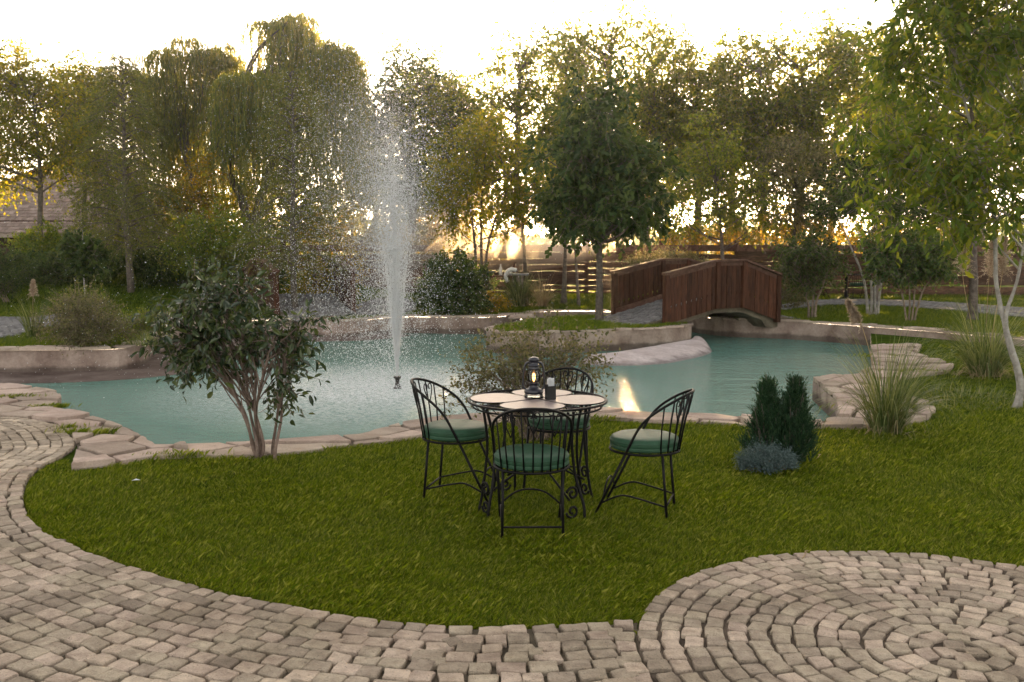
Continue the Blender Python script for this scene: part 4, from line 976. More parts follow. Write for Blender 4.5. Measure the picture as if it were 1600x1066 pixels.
# ------------------------------------------------------------------ small things at the back
pt = Gf(785, 470); pt = P(785, 452, 27.5)
pz = float(hfar(pt[0], pt[1]))
tbw = empty('wooden_bar_table', (pt[0], pt[1], pz), 'low dark wooden table with bottles between the dark bush and the fence', 'table')
part(tbw, 'tabletop', M['darkwood'], [box(0, 0, .72, 1.3, .6, .05)], smooth=False)
for sx in (-1, 1):
    for sy in (-1, 1): part(tbw, 'leg', M['darkwood'], [box(sx * .55, sy * .22, .35, .07, .07, .70)], smooth=False)
for k, (dx, h, nm, lb, mt) in enumerate([(-.05, .32, 'bottle', 'tall pale bottle standing on the dark table near the fence', 'white'), (.22, .16, 'jug', 'short pale jug on the right of the dark table near the fence', 'white'), (-.35, .14, 'bowl', 'small grey bowl on the left end of the dark table near the fence', 'greymetal')]):
    pr = {'bottle': [(0, 0), (.045, 0), (.048, .02), (.048, .19), (.02, .25), (.016, .32), (0, .32)], 'jug': [(0, 0), (.05, 0), (.065, .05), (.06, .11), (.045, .16), (.04, .16), (.0, .02)], 'bowl': [(0, 0), (.04, 0), (.10, .06), (.13, .12), (.12, .12), (.0, .015)]}[nm]
    g = Geo(); g.add(*lathe(pr, 14)); tag(g.build(nm, M[mt], smooth=True, loc=(pt[0] + dx, pt[1], pz + .746)), lb, nm)
sp0 = Gf(808, 478); spz = float(hfar(sp0[0], sp0[1]))
spt = empty('water_spout', (sp0[0], sp0[1], spz), 'bent white pipe with a grey shelf standing in yellow grasses', 'pipe')
part(spt, 'post', M['bark'], [tube([(0, 0, 0), (.02, 0, .82)], [.20, .15], 9)])
part(spt, 'shelf', M['greymetal'], [box(.05, -.02, .845, .52, .34, .05)], smooth=False)
part(spt, 'white_pipe', M['white'], [tube(crom([(-.02, -.05, .95), (-.14, -.06, .98), (-.26, -.06, .92), (-.30, -.06, .78), (-.25, -.06, .64)], 5), .055, 9)])
part(spt, 'spout_cap', M['fence'], [tube([(-.12, -.03, .95), (-.03, -.02, 1.18)], [.05, .03], 7)])
# dark iron seating group far right
bp_ = Gf(1325, 452); bp_ = P(1322, 448, 28.6); bz = float(hfar(bp_[0], bp_[1]))
dt = empty('round_garden_table', (bp_[0], bp_[1], bz), 'small dark round table by the fence beyond the right bank', 'table')
part(dt, 'tabletop', M['iron'], [lathe([(0, .70), (.45, .70), (.46, .715), (.45, .73), (0, .73)], 24)]); part(dt, 'pedestal', M['iron'], [lathe([(.22, 0), (.2, .03), (.05, .06), (.04, .4), (.06, .70)], 14)])
ch0 = None
for k, (dx, dy, a, lb) in enumerate([(-.85, -.1, 0, 'dark iron chair left of the far round table'), (.8, -.15, 180, 'dark iron chair right of the far round table'), (.05, -.8, 90, 'dark iron chair in front of the far round table')]):
    c = copy_tree(ch); c.location = (bp_[0] + dx, bp_[1] + dy, bz); c.rotation_euler = (0, 0, R(a)); c['label'] = lb; c['group'] = 'dark chairs round the far table'
# a flake of bark and small litter on the lawn
for k, (a, b, lb, nm, s_) in enumerate([(205, 760, 'small pale dry leaf lying on the left lawn', 'fallen_leaf', .05), (1282, 720, 'thin white twig lying on the lawn right of the dark conifer', 'fallen_twig', .0), (1262, 877, 'short pale twig lying on the edge of the paved circle', 'fallen_twig', .0)]):
    q = G(a, b)
    if s_: 
        V = np.array([[0, 0, .04], [.03, .018, .052], [.07, 0, .046], [.03, -.02, .05]]); o = Geo().add(V, np.array([[0, 1, 2], [0, 2, 3]])).build(nm, M['paper'], loc=(q[0], q[1], 0))
    else: 
        g = Geo(); g.add(*tube(crom([(-.05, -.06, .03), (-.01, 0, .045), (.0, .05, .04), (.03, .09, .03)], 4), .0035, 5)); o = g.build(nm, M['straw'], smooth=True, loc=(q[0], q[1], 0))
    tag(o, lb, nm.split('_')[1])
# ------------------------------------------------------------------ plant machinery
def norm(a): return a / (np.linalg.norm(a, axis=-1, keepdims=True) + 1e-9)
T_DIA = (np.array([[0, 0, 0], [.42, .5, .08], [1, 0, -.04], [.42, -.5, .08]]), np.array([[0, 1, 2], [0, 2, 3]]))
T_LEAF = (np.array([[0, 0, 0], [.22, .38, .07], [.22, 0, 0], [.22, -.38, .07], [.60, .44, .05], [.60, 0, -.03], [.60, -.44, .05], [1, 0, -.16]]),
          np.array([[0, 2, 1], [0, 3, 2], [1, 2, 5], [1, 5, 4], [3, 6, 5], [3, 5, 2], [4, 5, 7], [5, 6, 7]]))
T_LOBE = (np.array([[0, 0, 0], [.3, .5, .05], [.42, .16, 0], [.72, .40, .03], [1, 0, -.06], [.72, -.40, .03], [.42, -.16, 0], [.3, -.5, .05]]), np.array([[0, 2, 1], [2, 4, 3], [0, 6, 2], [2, 6, 4], [0, 7, 6], [6, 5, 4]]))
def scatter(tm, P_, X, Z, L, W):
    tv, tf = tm; X = norm(X); Yv = norm(np.cross(Z, X)); Zv = np.cross(X, Yv)
    V = P_[:, None, :] + tv[None, :, 0, None] * L[:, None, None] * X[:, None, :] + tv[None, :, 1, None] * W[:, None, None] * Yv[:, None, :] + tv[None, :, 2, None] * L[:, None, None] * Zv[:, None, :]
    n, k = len(P_), len(tv)
    return V.reshape(-1, 3), (np.arange(n)[:, None, None] * k + tf[None]).reshape(-1, 3)
def twig_leaves(r, o, d, L, K, ll, lw, tm, droop=.2, spread=.8, hang=0.0, start=.1, flat=.5):
    """leaves alternating along curved twigs"""
    n = len(o); s = np.linspace(start, 1, K)[None, :] + r.uniform(-.5, .5, (n, K)) / K * .7
    s = np.clip(s, 0, 1.02); d = norm(d); Lc = np.broadcast_to(L, n)
    p = o[:, None, :] + d[:, None, :] * (s * Lc[:, None])[..., None]; p[..., 2] -= droop * Lc[:, None] * s ** 2
    tan = np.broadcast_to(d[:, None, :], p.shape).copy(); tan[..., 2] -= 2 * droop * s; tan = norm(tan)
    rv = norm(r.normal(0, 1, p.shape) + np.array([0, 0, 0.0])); side = norm(np.cross(tan, rv))
    X = tan * (1 - spread * .6) + side * spread; X[..., 2] -= hang
    Z = norm(r.normal(0, 1, p.shape) * (1 - flat) + np.array([0, 0, 1.0]) * flat)
    m_ = n * K; sc = r.uniform(.6, 1.15, m_)
    return scatter(tm, p.reshape(-1, 3), X.reshape(-1, 3), Z.reshape(-1, 3), ll * sc, lw * sc * r.uniform(.85, 1.15, m_))
def twig_sticks(o, d, L, droop, rad):
    """thin three sided sticks"""
    d = norm(d); n = len(o); L = np.broadcast_to(L, n); q = np.array([0, .5, 1.0]); p = o[:, None, :] + d[:, None, :] * (q[None, :] * L[:, None])[..., None]; p[..., 2] -= droop * L[:, None] * q[None] ** 2
    a = norm(np.cross(d, np.array([.3, .2, 1.0]))); b = norm(np.cross(d, a)); rr = rad * np.array([1, .7, .3])
    V = []
    for k in range(3):
        th_ = k * 2.094; V.append(p + (a * math.cos(th_) + b * math.sin(th_))[:, None, :] * rr[None, :, None])
    V = np.stack(V, 2).reshape(-1, 3)  # n,3pts,3sides
    base = np.arange(n)[:, None, None] * 9; F = []
    for i in range(2):
        for k in range(3): F.append([i * 3 + k, i * 3 + (k + 1) % 3, (i + 1) * 3 + (k + 1) % 3, (i + 1) * 3 + k])
    return V, (base + np.array(F)[None]).reshape(-1, 4)
def clumps(r, lobes, n, shell=.5):
    """points inside a union of ellipsoids, denser towards the outside"""
    lobes = np.array(lobes, float); w = (lobes[:, 3] * lobes[:, 4] * lobes[:, 5]) ** .8; w /= w.sum(); idx = r.choice(len(lobes), n, p=w)
    d = norm(r.normal(0, 1, (n, 3))); q = r.uniform(0, 1, n) ** shell
    c = lobes[idx, :3] + d * q[:, None] * lobes[idx, 3:6]
    return c, norm(d * [1, 1, .6] + r.normal(0, .35, (n, 3)))
def limbs(r, g, trunk, cl, nl, r0, n=5, sub=3):
    """limbs from the trunk line to a selection of clump centres, with forks"""
    trunk = np.asarray(trunk, float); sel = r.choice(len(cl), min(nl, len(cl)), replace=False)
    for i in sel:
        c = cl[i]; zt = np.clip(c[2] - .55 * np.linalg.norm(c[:2] - trunk[-1][:2]) - .1, trunk[0][2] + (trunk[-1][2] - trunk[0][2]) * .32, trunk[-1][2])
        o = np.array([np.interp(zt, trunk[:, 2], trunk[:, k]) for k in range(3)]); m_ = o * .45 + c * .55 + [0, 0, -.06 * np.linalg.norm(c - o)] + r.normal(0, .04, 3) * np.linalg.norm(c - o)
        rr = r0 * r.uniform(.25, .42); g.add(*tube(crom([o, m_, c], 4), np.linspace(rr, rr * .25, 9), n, cap=False))
def to_lobes(px_l, Y, base):
    out = []
    for (px, py, rx, ry, *rest) in px_l:
        dy = rest[0] if rest else 0; c = P(px, py, Y + dy); k = (Y + dy) / FPX
        out.append([c[0] - base[0], c[1] - base[1], c[2] - base[2], rx * k, rx * k * .85, ry * k])
    return out
def tree(name, label, base_px, Y, trunk_px, lobes_px, mat, nc, tw, K, ll, lw, tl=.55, tm=T_DIA, trad=.10, bark='bark', nl=30, droop=.25, spread=.8, hang=.2, seed=1, group=None, cat='tree', hill=True, twr=.006, shell=.45, zbase=None, updown=0.0, sticks=True, flat=.5, limb=True):
    r = np.random.default_rng(seed); b = P(base_px, 450, Y); z = float(hfar(b[0], b[1])) if hill else 0.0
    if zbase is not None: z = zbase
    base = np.array([b[0], b[1], z]); e = empty(name, base, label, cat, group)
    lob = to_lobes(lobes_px, Y, base); cl, dr = clumps(r, lob, nc, shell)
    tr = Geo(); trunks = trunk_px if isinstance(trunk_px[0][0], (list, tuple)) else [trunk_px]
    for ti, tp in enumerate(trunks):
        pts = [[(0 if len(trunks) == 1 or bark == 'palebark' and trad > .045 else (ti - (len(trunks) - 1) / 2) * trad * 1.7), .03 * (ti % 2), -.1]] + [list(P(a, b_, Y) - base) for a, b_ in tp]
        pts = crom(np.array(pts), 5); pts[1:, 1] += np.cumsum(r.normal(0, .012, len(pts) - 1))
        rr = trad * (1 if len(trunks) == 1 else .8); rad = np.linspace(rr, rr * .25, len(pts)); rad[0] *= 1.35; rad[1] *= 1.15
        tr.add(*tube(pts, rad * (1 + r.normal(0, .05, len(pts))), 9))
        if limb: limbs(r, tr, pts[2:], cl, max(3, nl // len(trunks)), rr)
    g = tr.build('trunk', M[bark], parent=e, smooth=True)
    o = np.repeat(cl, tw, 0) + r.normal(0, tl * .22, (nc * tw, 3)); d = norm(np.repeat(dr, tw, 0) + r.normal(0, .75, (nc * tw, 3)) + [0, 0, updown]); L = tl * r.uniform(.6, 1.3, nc * tw)
    V, F = twig_leaves(r, o, d, L, K, ll, lw, tm, droop=droop, spread=spread, hang=hang, flat=flat)
    cg = Geo().add(V, F)
    mats = [M[mat]]
    if sticks: V, F = twig_sticks(o, d, L, droop, twr); cg.add(V, F, 1); mats.append(M['twig'])
    cg.build('crown', mats, parent=e)
    return e

def dup(e, px, Y, label, sx=1.0, sz=1.0, rz=0.0, dz=0.0):
    c = copy_tree(e); b = P(px, 450, Y); c.location = (b[0], b[1], float(hfar(b[0], b[1])) + dz); c.scale = (sx, sx, sz); c.rotation_euler = (0, 0, rz); c['label'] = label
    return c

# ------------------------------------------------------------------ tall backdrop trees beyond the fence (four kinds, then copies)
GB = 'tall trees behind the garden fence'
def big(label, px, Y, top, bot, w, mat, seed, nc=200, ll=.17, lw=.10, **kw):
    r = np.random.default_rng(seed + 50); lob = []
    h = bot - top
    for k, (q, ww) in enumerate([(.05, .45), (.15, .75), (.28, .9), (.43, .95), (.58, .9), (.73, .8), (.88, .5)]):
        for s in ((-1, 1) if k else (0,)):
            lob.append((px + (s * .48 * ww + r.uniform(-.14, .14)) * w, top + h * (q + r.uniform(-.05, .05)), ww * w * r.uniform(.38, .58), h * r.uniform(.055, .10), r.uniform(-1.2, 1.2)))
    kw.setdefault('nl', 46)
    return tree('tall_tree', label, px, Y, [(px + r.uniform(-6, 6), 300), (px + r.uniform(-8, 8), (top + bot) / 2), (px, top + h * .25)], lob, mat, int(nc * .84), 7, 10, ll, lw, tl=1.0, trad=.16, seed=seed, group=GB, **kw)
tA = big('tall brownish maple whose tip is the highest point right of the fountain', 955, 36, 4, 322, 92, 'leaf_maple', 1, nc=210, tm=T_DIA)
tB = big('tall dark tree with a ragged top directly behind the fountain spray', 640, 37, 76, 325, 78, 'leaf_dark', 2, nc=210)
tC = big('slim olive tree with an open see-through crown left of the tallest maple', 812, 35, 38, 318, 56, 'leaf_maple', 3, nc=130)
tD = big('broad olive tree behind the right end of the wooden bridge', 1190, 36, 40, 326, 92, 'leaf_maple', 4, nc=215)
for a in [(tB, 725, 38, 'dark rounded tree between the fountain spray and the slim olive tree', .95, .93, 1.3), (tC, 1085, 38, 'slim olive tree with three ragged tips behind the island tree', 1.15, .97, 2.2), (tA, 1295, 37, 'tall maple standing left of the large near tree at the right edge', .95, .97, 2.5), (tD, 1400, 40, 'tall brown tree mostly hidden by the near right tree', 1.1, 1.15, 4.0), (tA, 1530, 41, 'tall tree behind the top right corner foliage', 1.1, 1.15, .8), (tC, 590, 40, 'slim tree at the right edge of the large willow', 1.0, .86, 5.0),
          (tD, 1040, 42, 'broad tree filling the gap behind the island tree', 1.0, .92, 1.9), (tC, 700, 36.5, 'slim tree right above the round dark bush', 1.1, .84, 3.1), (tA, 880, 38.5, 'maple with its crown behind the low sun', .85, .97, 4.4), (tD, 1010, 37, 'broad tree whose top meets the sky left of the bridge', .8, 1.05, 3.3), (tC, 1245, 36, 'slim tree with a fine open crown above the birch stems', 1.2, 1.02, 4.2), (tC, 1145, 38.5, 'slim tree above the middle of the bridge', 1.2, 1.04, .4), (tB, 880, 43, 'dark tree far back below the low sun', .9, .80, 3.9)]:
    dup(a[0], a[1], a[2], a[3], a[4], a[5], a[6])

# ------------------------------------------------------------------ willows
def willow(label, px, Y, trunks, domes, seed, nst=900, ll=.13):
    r = np.random.default_rng(seed); b = P(px, 450, Y); base = np.array([b[0], b[1], float(hfar(b[0], b[1]))]); e = empty('willow_tree', base, label, 'willow', 'weeping willows')
    k = Y / FPX; cg = Geo(); tr = Geo()
    lobes = []; sub_ = []
    for (x, y, rx, ry, lo, dy) in domes:
        for j in range(8):
            a_ = r.uniform(0, 2 * math.pi); q_ = r.uniform(.25, 1.0) ** .6
            sub_.append((x + rx * .8 * q_ * math.cos(a_), y - ry * .75 * (1 - q_ ** 2) ** .5 * r.uniform(.3, 1.25) + r.uniform(-4, 14), rx * r.uniform(.28, .45), ry * r.uniform(.25, .5), lo - r.uniform(0, 110) * (j % 3 > 0), dy + .02 * ry * math.sin(a_)))
    for (x, y, rx, ry, lo, dy) in sub_:
        n = int(nst * rx * max(60, lo - y) / 38000); c = P(x, y, Y + dy) - base
        th_ = r.uniform(0, 2 * math.pi, n); q = r.uniform(0, 1, n) ** .55; el = np.sqrt(np.clip(1 - q ** 2, 0, 1))
        o = c + np.stack([q * np.cos(th_) * rx * k, q * np.sin(th_) * rx * k * .8, (el * r.uniform(.2, 1, n)) * ry * k], 1)
        L = (lo - y + 26) * k * r.uniform(.5, 1.08, n) * (.6 + .4 * q); out = np.stack([np.cos(th_), np.sin(th_), np.zeros(n)], 1)
        # strand: short outward arch, then hanging
        K = 34; s = np.linspace(0, 1, K)[None, :] + r.uniform(-.01, .01, (n, K)); s = np.clip(s, 0, 1)
        sway = r.normal(0, .06, (n, 1)); p = o[:, None, :] + out[:, None, :] * (.30 * (1 - np.exp(-s * 5)))[..., None] * (.6 + q[:, None, None])
        p[..., 2] += .22 * np.sin(np.clip(s * 6, 0, math.pi)) - L[:, None] * np.clip(s - .06, 0, 1); p[..., 0] += sway * s * L[:, None] + .03 * np.sin(s * 9 + th_[:, None])
        m_ = n * K; X = norm(np.array([0, 0, -1.0]) + r.normal(0, .22, (m_, 3))); Z = norm(r.normal(0, 1, (m_, 3)))
        V, F = scatter(T_DIA, p.reshape(-1, 3), X, Z, ll * 1.4 * r.uniform(.7, 1.4, m_), ll * .27 * r.uniform(.8, 1.3, m_)); cg.add(V, F)
        # stick of each strand
        sel = slice(0, n, 3)
        for i in range(0, n, 5): tr.add(*tube(p[i, ::6], .006, 3, cap=False))
        lobes.append(c + [0, 0, ry * k * .3])
    for tp in trunks:
        pts = crom(np.array([[0, 0, -.1]] + [list(P(a, b_, Y) - base) for a, b_ in tp]), 5); tr.add(*tube(pts, np.linspace(.20, .07, len(pts)), 9))
        for c in lobes[::4]: 
            o = pts[-1]; tr.add(*tube(crom([pts[int(len(pts) * .6)], o * .5 + c * .5 + [0, 0, .2], c], 4), np.linspace(.07, .02, 9), 6, cap=False))
    tr.build('trunk', M['bark'], parent=e, smooth=True); cg.build('crown', M['leaf_willow'], parent=e); return e
willow('large weeping willow with the tallest dome, left of the fountain', 395, 33.5, [[(402, 330), (428, 235), (430, 120)], [(380, 320), (352, 260), (330, 190)]], [(430, 62, 66, 46, 235, 0), (512, 110, 56, 62, 360, .5), (385, 135, 50, 40, 335, -1.2), (460, 140, 50, 40, 250, 1), (440, 200, 60, 30, 330, .8), (350, 180, 40, 30, 320, 1)], 11, nst=560)
willow('grey green weeping willow behind the left larch, with a leaning trunk', 330, 36, [[(322, 330), (300, 280), (285, 190)]], [(290, 100, 60, 36, 290, 0), (250, 140, 38, 30, 300, 1), (345, 110, 40, 40, 270, .4), (260, 190, 44, 30, 330, .6), (215, 130, 24, 24, 300, 1)], 12, nst=520)

# ------------------------------------------------------------------ larch-like conifers with feathery hanging sprays
def larch(label, px, Y, top, bot, wid, trad, seed, lean=0, nb=95):
    r = np.random.default_rng(seed); b = P(px, 450, Y); base = np.array([b[0], b[1], float(hfar(b[0], b[1]))]); e = empty('larch_tree', base, label, 'conifer', 'feathery larch trees by the pool')
    k = Y / FPX; zt = P(px, top, Y)[2] - base[2]; zb = P(px, bot, Y)[2] - base[2]
    tr = Geo(); pts = np.array([[lean * q + .04 * math.sin(q * 6 + seed), 0, -.1 + (zt + .1) * q] for q in np.linspace(0, 1, 14)]); tr.add(*tube(pts, np.linspace(trad, .012, 14), 9))
    O, D, LL = [], [], []
    for i in range(nb):
        q = (i + r.uniform(0, 1)) / nb; z = zb + (zt - zb) * q; az = i * 2.4 + r.normal(0, .3); L = wid * k * (1.0 - q) ** .62 * r.uniform(.62, 1.15) + .12
        if q < .18: L *= .65 + q * 2
        d = np.array([math.cos(az), math.sin(az), .25 + .35 * q]); bp_ = crom([[lean * z / zt, 0, z], [lean * z / zt + d[0] * L * .5, d[1] * L * .5, z + d[2] * L * .42], [lean * z / zt + d[0] * L, d[1] * L, z + d[2] * L * .25 - .12 * L]], 6)
        tr.add(*tube(bp_, np.linspace(.022, .006, len(bp_)), 5, cap=False))
        n = int(4 + L * 7); s = r.uniform(.12, 1, n) ** .8; o = np.stack([np.interp(s * (len(bp_) - 1), np.arange(len(bp_)), bp_[:, c]) for c in range(3)], 1)
        sd = np.array([-d[1], d[0], 0]) * r.choice([-1, 1], n)[:, None]
        O.append(o); D.append(norm(sd * r.uniform(.1, .7, (n, 1)) + d * .45 + [0, 0, -.25] + r.normal(0, .2, (n, 3)))); LL.append(r.uniform(.35, .95, n) * (1.1 - .35 * q))
    O, D, LL = np.vstack(O), np.vstack(D), np.concatenate(LL)
    V, F = twig_leaves(r, O, D, LL, 26, .075, .020, T_DIA, droop=.6, spread=.9, hang=.12, start=.03, flat=.1)
    V2, F2 = twig_sticks(O, D, LL, .55, .004)
    tr.build('trunk', M['bark'], parent=e, smooth=True); Geo().add(V, F).add(V2, F2, 1).build('crown', [M['leaf_larch'], M['twig']], parent=e); return e
larch('broad feathery larch left of the pool with a straight grey trunk', 203, 26, 88, 395, 98, .10, 21, nb=105)
larch('golden feathery larch between the willow and the fountain', 461, 22.2, 112, 425, 72, .085, 22, nb=85)

# ------------------------------------------------------------------ other trees
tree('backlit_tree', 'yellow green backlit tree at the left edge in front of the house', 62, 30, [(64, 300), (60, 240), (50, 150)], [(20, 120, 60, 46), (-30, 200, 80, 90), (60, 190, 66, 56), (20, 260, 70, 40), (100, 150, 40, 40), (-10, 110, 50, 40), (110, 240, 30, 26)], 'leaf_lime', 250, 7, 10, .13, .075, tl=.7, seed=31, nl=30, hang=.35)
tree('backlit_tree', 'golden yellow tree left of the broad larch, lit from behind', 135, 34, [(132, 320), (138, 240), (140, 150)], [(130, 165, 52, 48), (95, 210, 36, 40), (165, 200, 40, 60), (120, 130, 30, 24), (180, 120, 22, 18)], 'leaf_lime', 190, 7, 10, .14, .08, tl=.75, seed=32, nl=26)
tree('olive_tree', 'olive tree hiding the right end of the shingle roof', 172, 31, [(172, 380), (170, 300), (165, 220)], [(150, 230, 40, 40), (185, 280, 44, 50), (150, 330, 34, 40), (230, 320, 44, 50), (265, 360, 40, 30), (200, 370, 44, 26)], 'leaf_maple', 150, 7, 10, .12, .06, tl=.6, seed=65, trad=.08, nl=24, hang=.3)
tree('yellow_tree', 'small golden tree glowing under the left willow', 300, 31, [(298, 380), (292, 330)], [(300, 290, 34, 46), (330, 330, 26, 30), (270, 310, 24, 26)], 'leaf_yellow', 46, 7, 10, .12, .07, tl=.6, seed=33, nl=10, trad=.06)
tree('island_tree', 'dark green oak-like tree with a straight trunk on the island lawn', 937, 20.4, [(937, 430), (936, 340), (938, 250), (936, 165)], [(938, 150, 34, 26), (940, 200, 62, 40), (905, 245, 52, 46), (985, 260, 58, 46), (945, 320, 84, 40), (1010, 330, 42, 34), (885, 330, 36, 30), (940, 250, 50, 60, 1)], 'leaf_dark', 185, 5, 7, .215, .115, tl=.42, tm=T_LOBE, trad=.085, seed=34, nl=60, droop=.35, hang=.45, shell=.4)
tree('multi_stem_tree', 'green multi-stemmed tree right of the round dark bush', 752, 26.5, [[(742, 385), (735, 330), (715, 270)], [(752, 385), (752, 320), (760, 230)], [(760, 400), (775, 340), (800, 280)]], [(755, 215, 50, 32), (720, 270, 52, 42), (800, 265, 50, 44), (755, 320, 62, 34), (700, 340, 26, 22), (830, 330, 26, 30)], 'leaf_lime', 190, 6, 9, .125, .07, tl=.5, seed=35, trad=.06, nl=36, hang=.3)
tree('slender_tree', 'slender tree standing in the golden mist before the fence', 822, 28.5, [(820, 400), (816, 340), (826, 300)], [(825, 315, 42, 30), (800, 350, 24, 18), (850, 280, 30, 40)], 'leaf_yellow', 50, 6, 9, .12, .07, tl=.5, seed=36, trad=.075, nl=12)
for k, (px, Y, lb) in enumerate([(881, 26.5, 'straight grey trunked young tree left of the island tree'), (905, 25.6, 'thin leaning young tree just left of the island tree')]):
    tree('young_tree', lb, px, Y, [(px + (2 if k == 0 else -6), 400), (px + (3 if k == 0 else -14), 340)], [(px, 330, 38, 28), (px - 15, 300, 28, 26), (px + 10, 360, 24, 12)], 'leaf_green', 46, 6, 9, .12, .065, tl=.42, seed=37 + k, trad=.085 if k == 0 else .045, nl=8, group='young trees left of the bridge')
tree('grey_green_tree', 'grey green tree with drooping sprays behind the bridge', 1130, 27, [(1128, 380), (1120, 300)], [(1120, 270, 62, 40), (1080, 330, 44, 34), (1165, 320, 48, 40), (1110, 220, 40, 30)], 'leaf_maple', 120, 6, 10, .12, .06, tl=.5, seed=39, trad=.07, nl=20, hang=.5)
tree('grey_green_tree', 'silvery green tree between the bridge and the right shrubs', 1235, 28, [(1240, 380), (1245, 300)], [(1240, 250, 46, 40), (1205, 300, 36, 36), (1280, 300, 48, 44), (1245, 340, 50, 30)], 'leaf_grey', 120, 6, 10, .12, .06, tl=.5, seed=40, trad=.08, nl=20, hang=.4)
tree('dark_tree', 'shady dark tree above the white-stemmed clump', 1365, 27, [(1385, 380), (1390, 300)], [(1340, 290, 50, 44), (1400, 320, 56, 44), (1450, 290, 50, 50), (1380, 240, 50, 40), (1490, 340, 40, 40)], 'leaf_dark', 190, 6, 10, .13, .075, tl=.55, seed=41, trad=.11, nl=24)
tree('golden_tree', 'gold lit undergrowth tree seen over the fence top right of the bridge', 1240, 33.5, [(1238, 360), (1236, 340)], [(1200, 360, 34, 22), (1250, 350, 40, 26), (1300, 365, 30, 18), (1360, 360, 40, 22)], 'leaf_yellow', 80, 6, 9, .13, .08, tl=.5, seed=42, trad=.06, nl=8)
for k, (px, w, top, Y) in enumerate([(600, 44, 350, 33.0), (700, 36, 362, 33.6), (775, 30, 358, 34.2), (972, 50, 285, 33.2), (1070, 46, 345, 33.4), (1150, 34, 352, 34.5), (1460, 50, 345, 33.0), (500, 50, 340, 33.5)]):  # shrub near the island tree is heightened to block sun from the lawn
    tree('golden_shrub', ['golden backlit shrub behind the fence left of the fountain spray', 'low golden shrub behind the fence above the round bush', 'low golden shrub behind the fence right of the multi-stemmed tree', 'golden shrub behind the fence near the island tree, heightened to block the low sun', 'golden shrub behind the fence over the far bridge railing', 'small golden shrub behind the fence over the top of the bridge', 'golden shrub behind the fence near the right trunks', 'golden shrub behind the fence right of the feathery larches'][k], px, Y, [(px, 385), (px, 372)], [(px, top + 12, w * .6, 14), (px - w * .5, top + 22, w * .5, 14), (px + w * .5, top + 20, w * .5, 14), (px, top + 30, w, 10)], 'leaf_yellow', 46, 6, 8, .12, .07, tl=.45, seed=100 + k, trad=.04, nl=6, cat='shrub', group='golden shrubs behind the fence')
for k, (px, w, top, Y, mt) in enumerate([(385, 46, 250, 38.5, 'leaf_lime'), (462, 46, 262, 37.5, 'leaf_green'), (548, 48, 225, 39, 'leaf_lime'), (628, 44, 250, 38, 'leaf_maple'), (690, 40, 270, 39.5, 'leaf_yellow'), (310, 40, 250, 39.5, 'leaf_green')]):
    tree('garden_tree', ['golden tree seen between the forked willow trunks', 'green tree behind the foot of the golden feathery larch', 'yellow tree directly behind the left side of the spray', 'olive tree directly behind the fountain column', 'golden tree behind the fence right of the fountain column', 'green tree behind the leaning willow trunk'][k], px, Y, [(px, 380), (px + 4, 330), (px - 3, top + 40)], [(px - w * .35, top + 30, w * .6, 26), (px + w * .4, top + 45, w * .6, 28), (px, top + 75, w, 26), (px - 8, top + 105, w, 24), (px, top + 12, w * .4, 14)], mt, 130, 6, 9, .15, .09, tl=.6, seed=120 + k, trad=.07, nl=14, group='low trees between willow and maples')
tree('small_tree', 'small round-headed tree with splayed stems on the right bank', 1270, 21.5, [[(1262, 470), (1252, 440), (1245, 400)], [(1270, 470), (1272, 440), (1275, 400)], [(1276, 470), (1288, 440), (1300, 400)]], [(1262, 398, 48, 32), (1240, 425, 26, 18), (1300, 410, 26, 26), (1270, 440, 34, 14)], 'leaf_dark', 120, 6, 8, .085, .05, tl=.26, seed=43, trad=.040, nl=24, bark='twig')
tree('birch_clump', 'clump of pale slanting birch stems on the right bank', 1366, 22.5, [[(1350, 440), (1335, 400), (1318, 360), (1300, 320)], [(1362, 440), (1352, 400), (1340, 350), (1335, 300)], [(1368, 440), (1370, 400), (1372, 340)], [(1378, 440), (1388, 405), (1400, 360)]], [(1330, 300, 40, 30), (1390, 330, 40, 24), (1300, 330, 20, 18)], 'leaf_dark', 70, 6, 10, .09, .05, tl=.35, seed=44, trad=.042, bark='palebark', nl=12)
tree('brown_stem_shrub', 'dense dark shrub on thin brown stems right of the birch stems', 1425, 20.5, [[(1410, 460), (1395, 430), (1385, 400)], [(1422, 470), (1418, 430), (1410, 380)], [(1430, 470), (1435, 430), (1440, 380)], [(1440, 460), (1455, 430), (1465, 390)]], [(1420, 395, 56, 34), (1380, 400, 30, 28), (1462, 405, 34, 30), (1420, 425, 50, 12)], 'leaf_dark', 180, 6, 8, .09, .058, tl=.28, seed=45, trad=.030, bark='twig', nl=30, cat='shrub')
tree('rough_trunk_tree', 'straight brown-trunked tree behind the far pampas grass', 1521, 20.8, [(1521, 440), (1520, 340), (1518, 200), (1512, 90)], [(1500, 130, 90, 80), (1430, 190, 60, 60), (1560, 200, 70, 80), (1510, 260, 80, 50)], 'leaf_maple', 210, 6, 10, .10, .058, tl=.45, seed=46, trad=.105, nl=40)

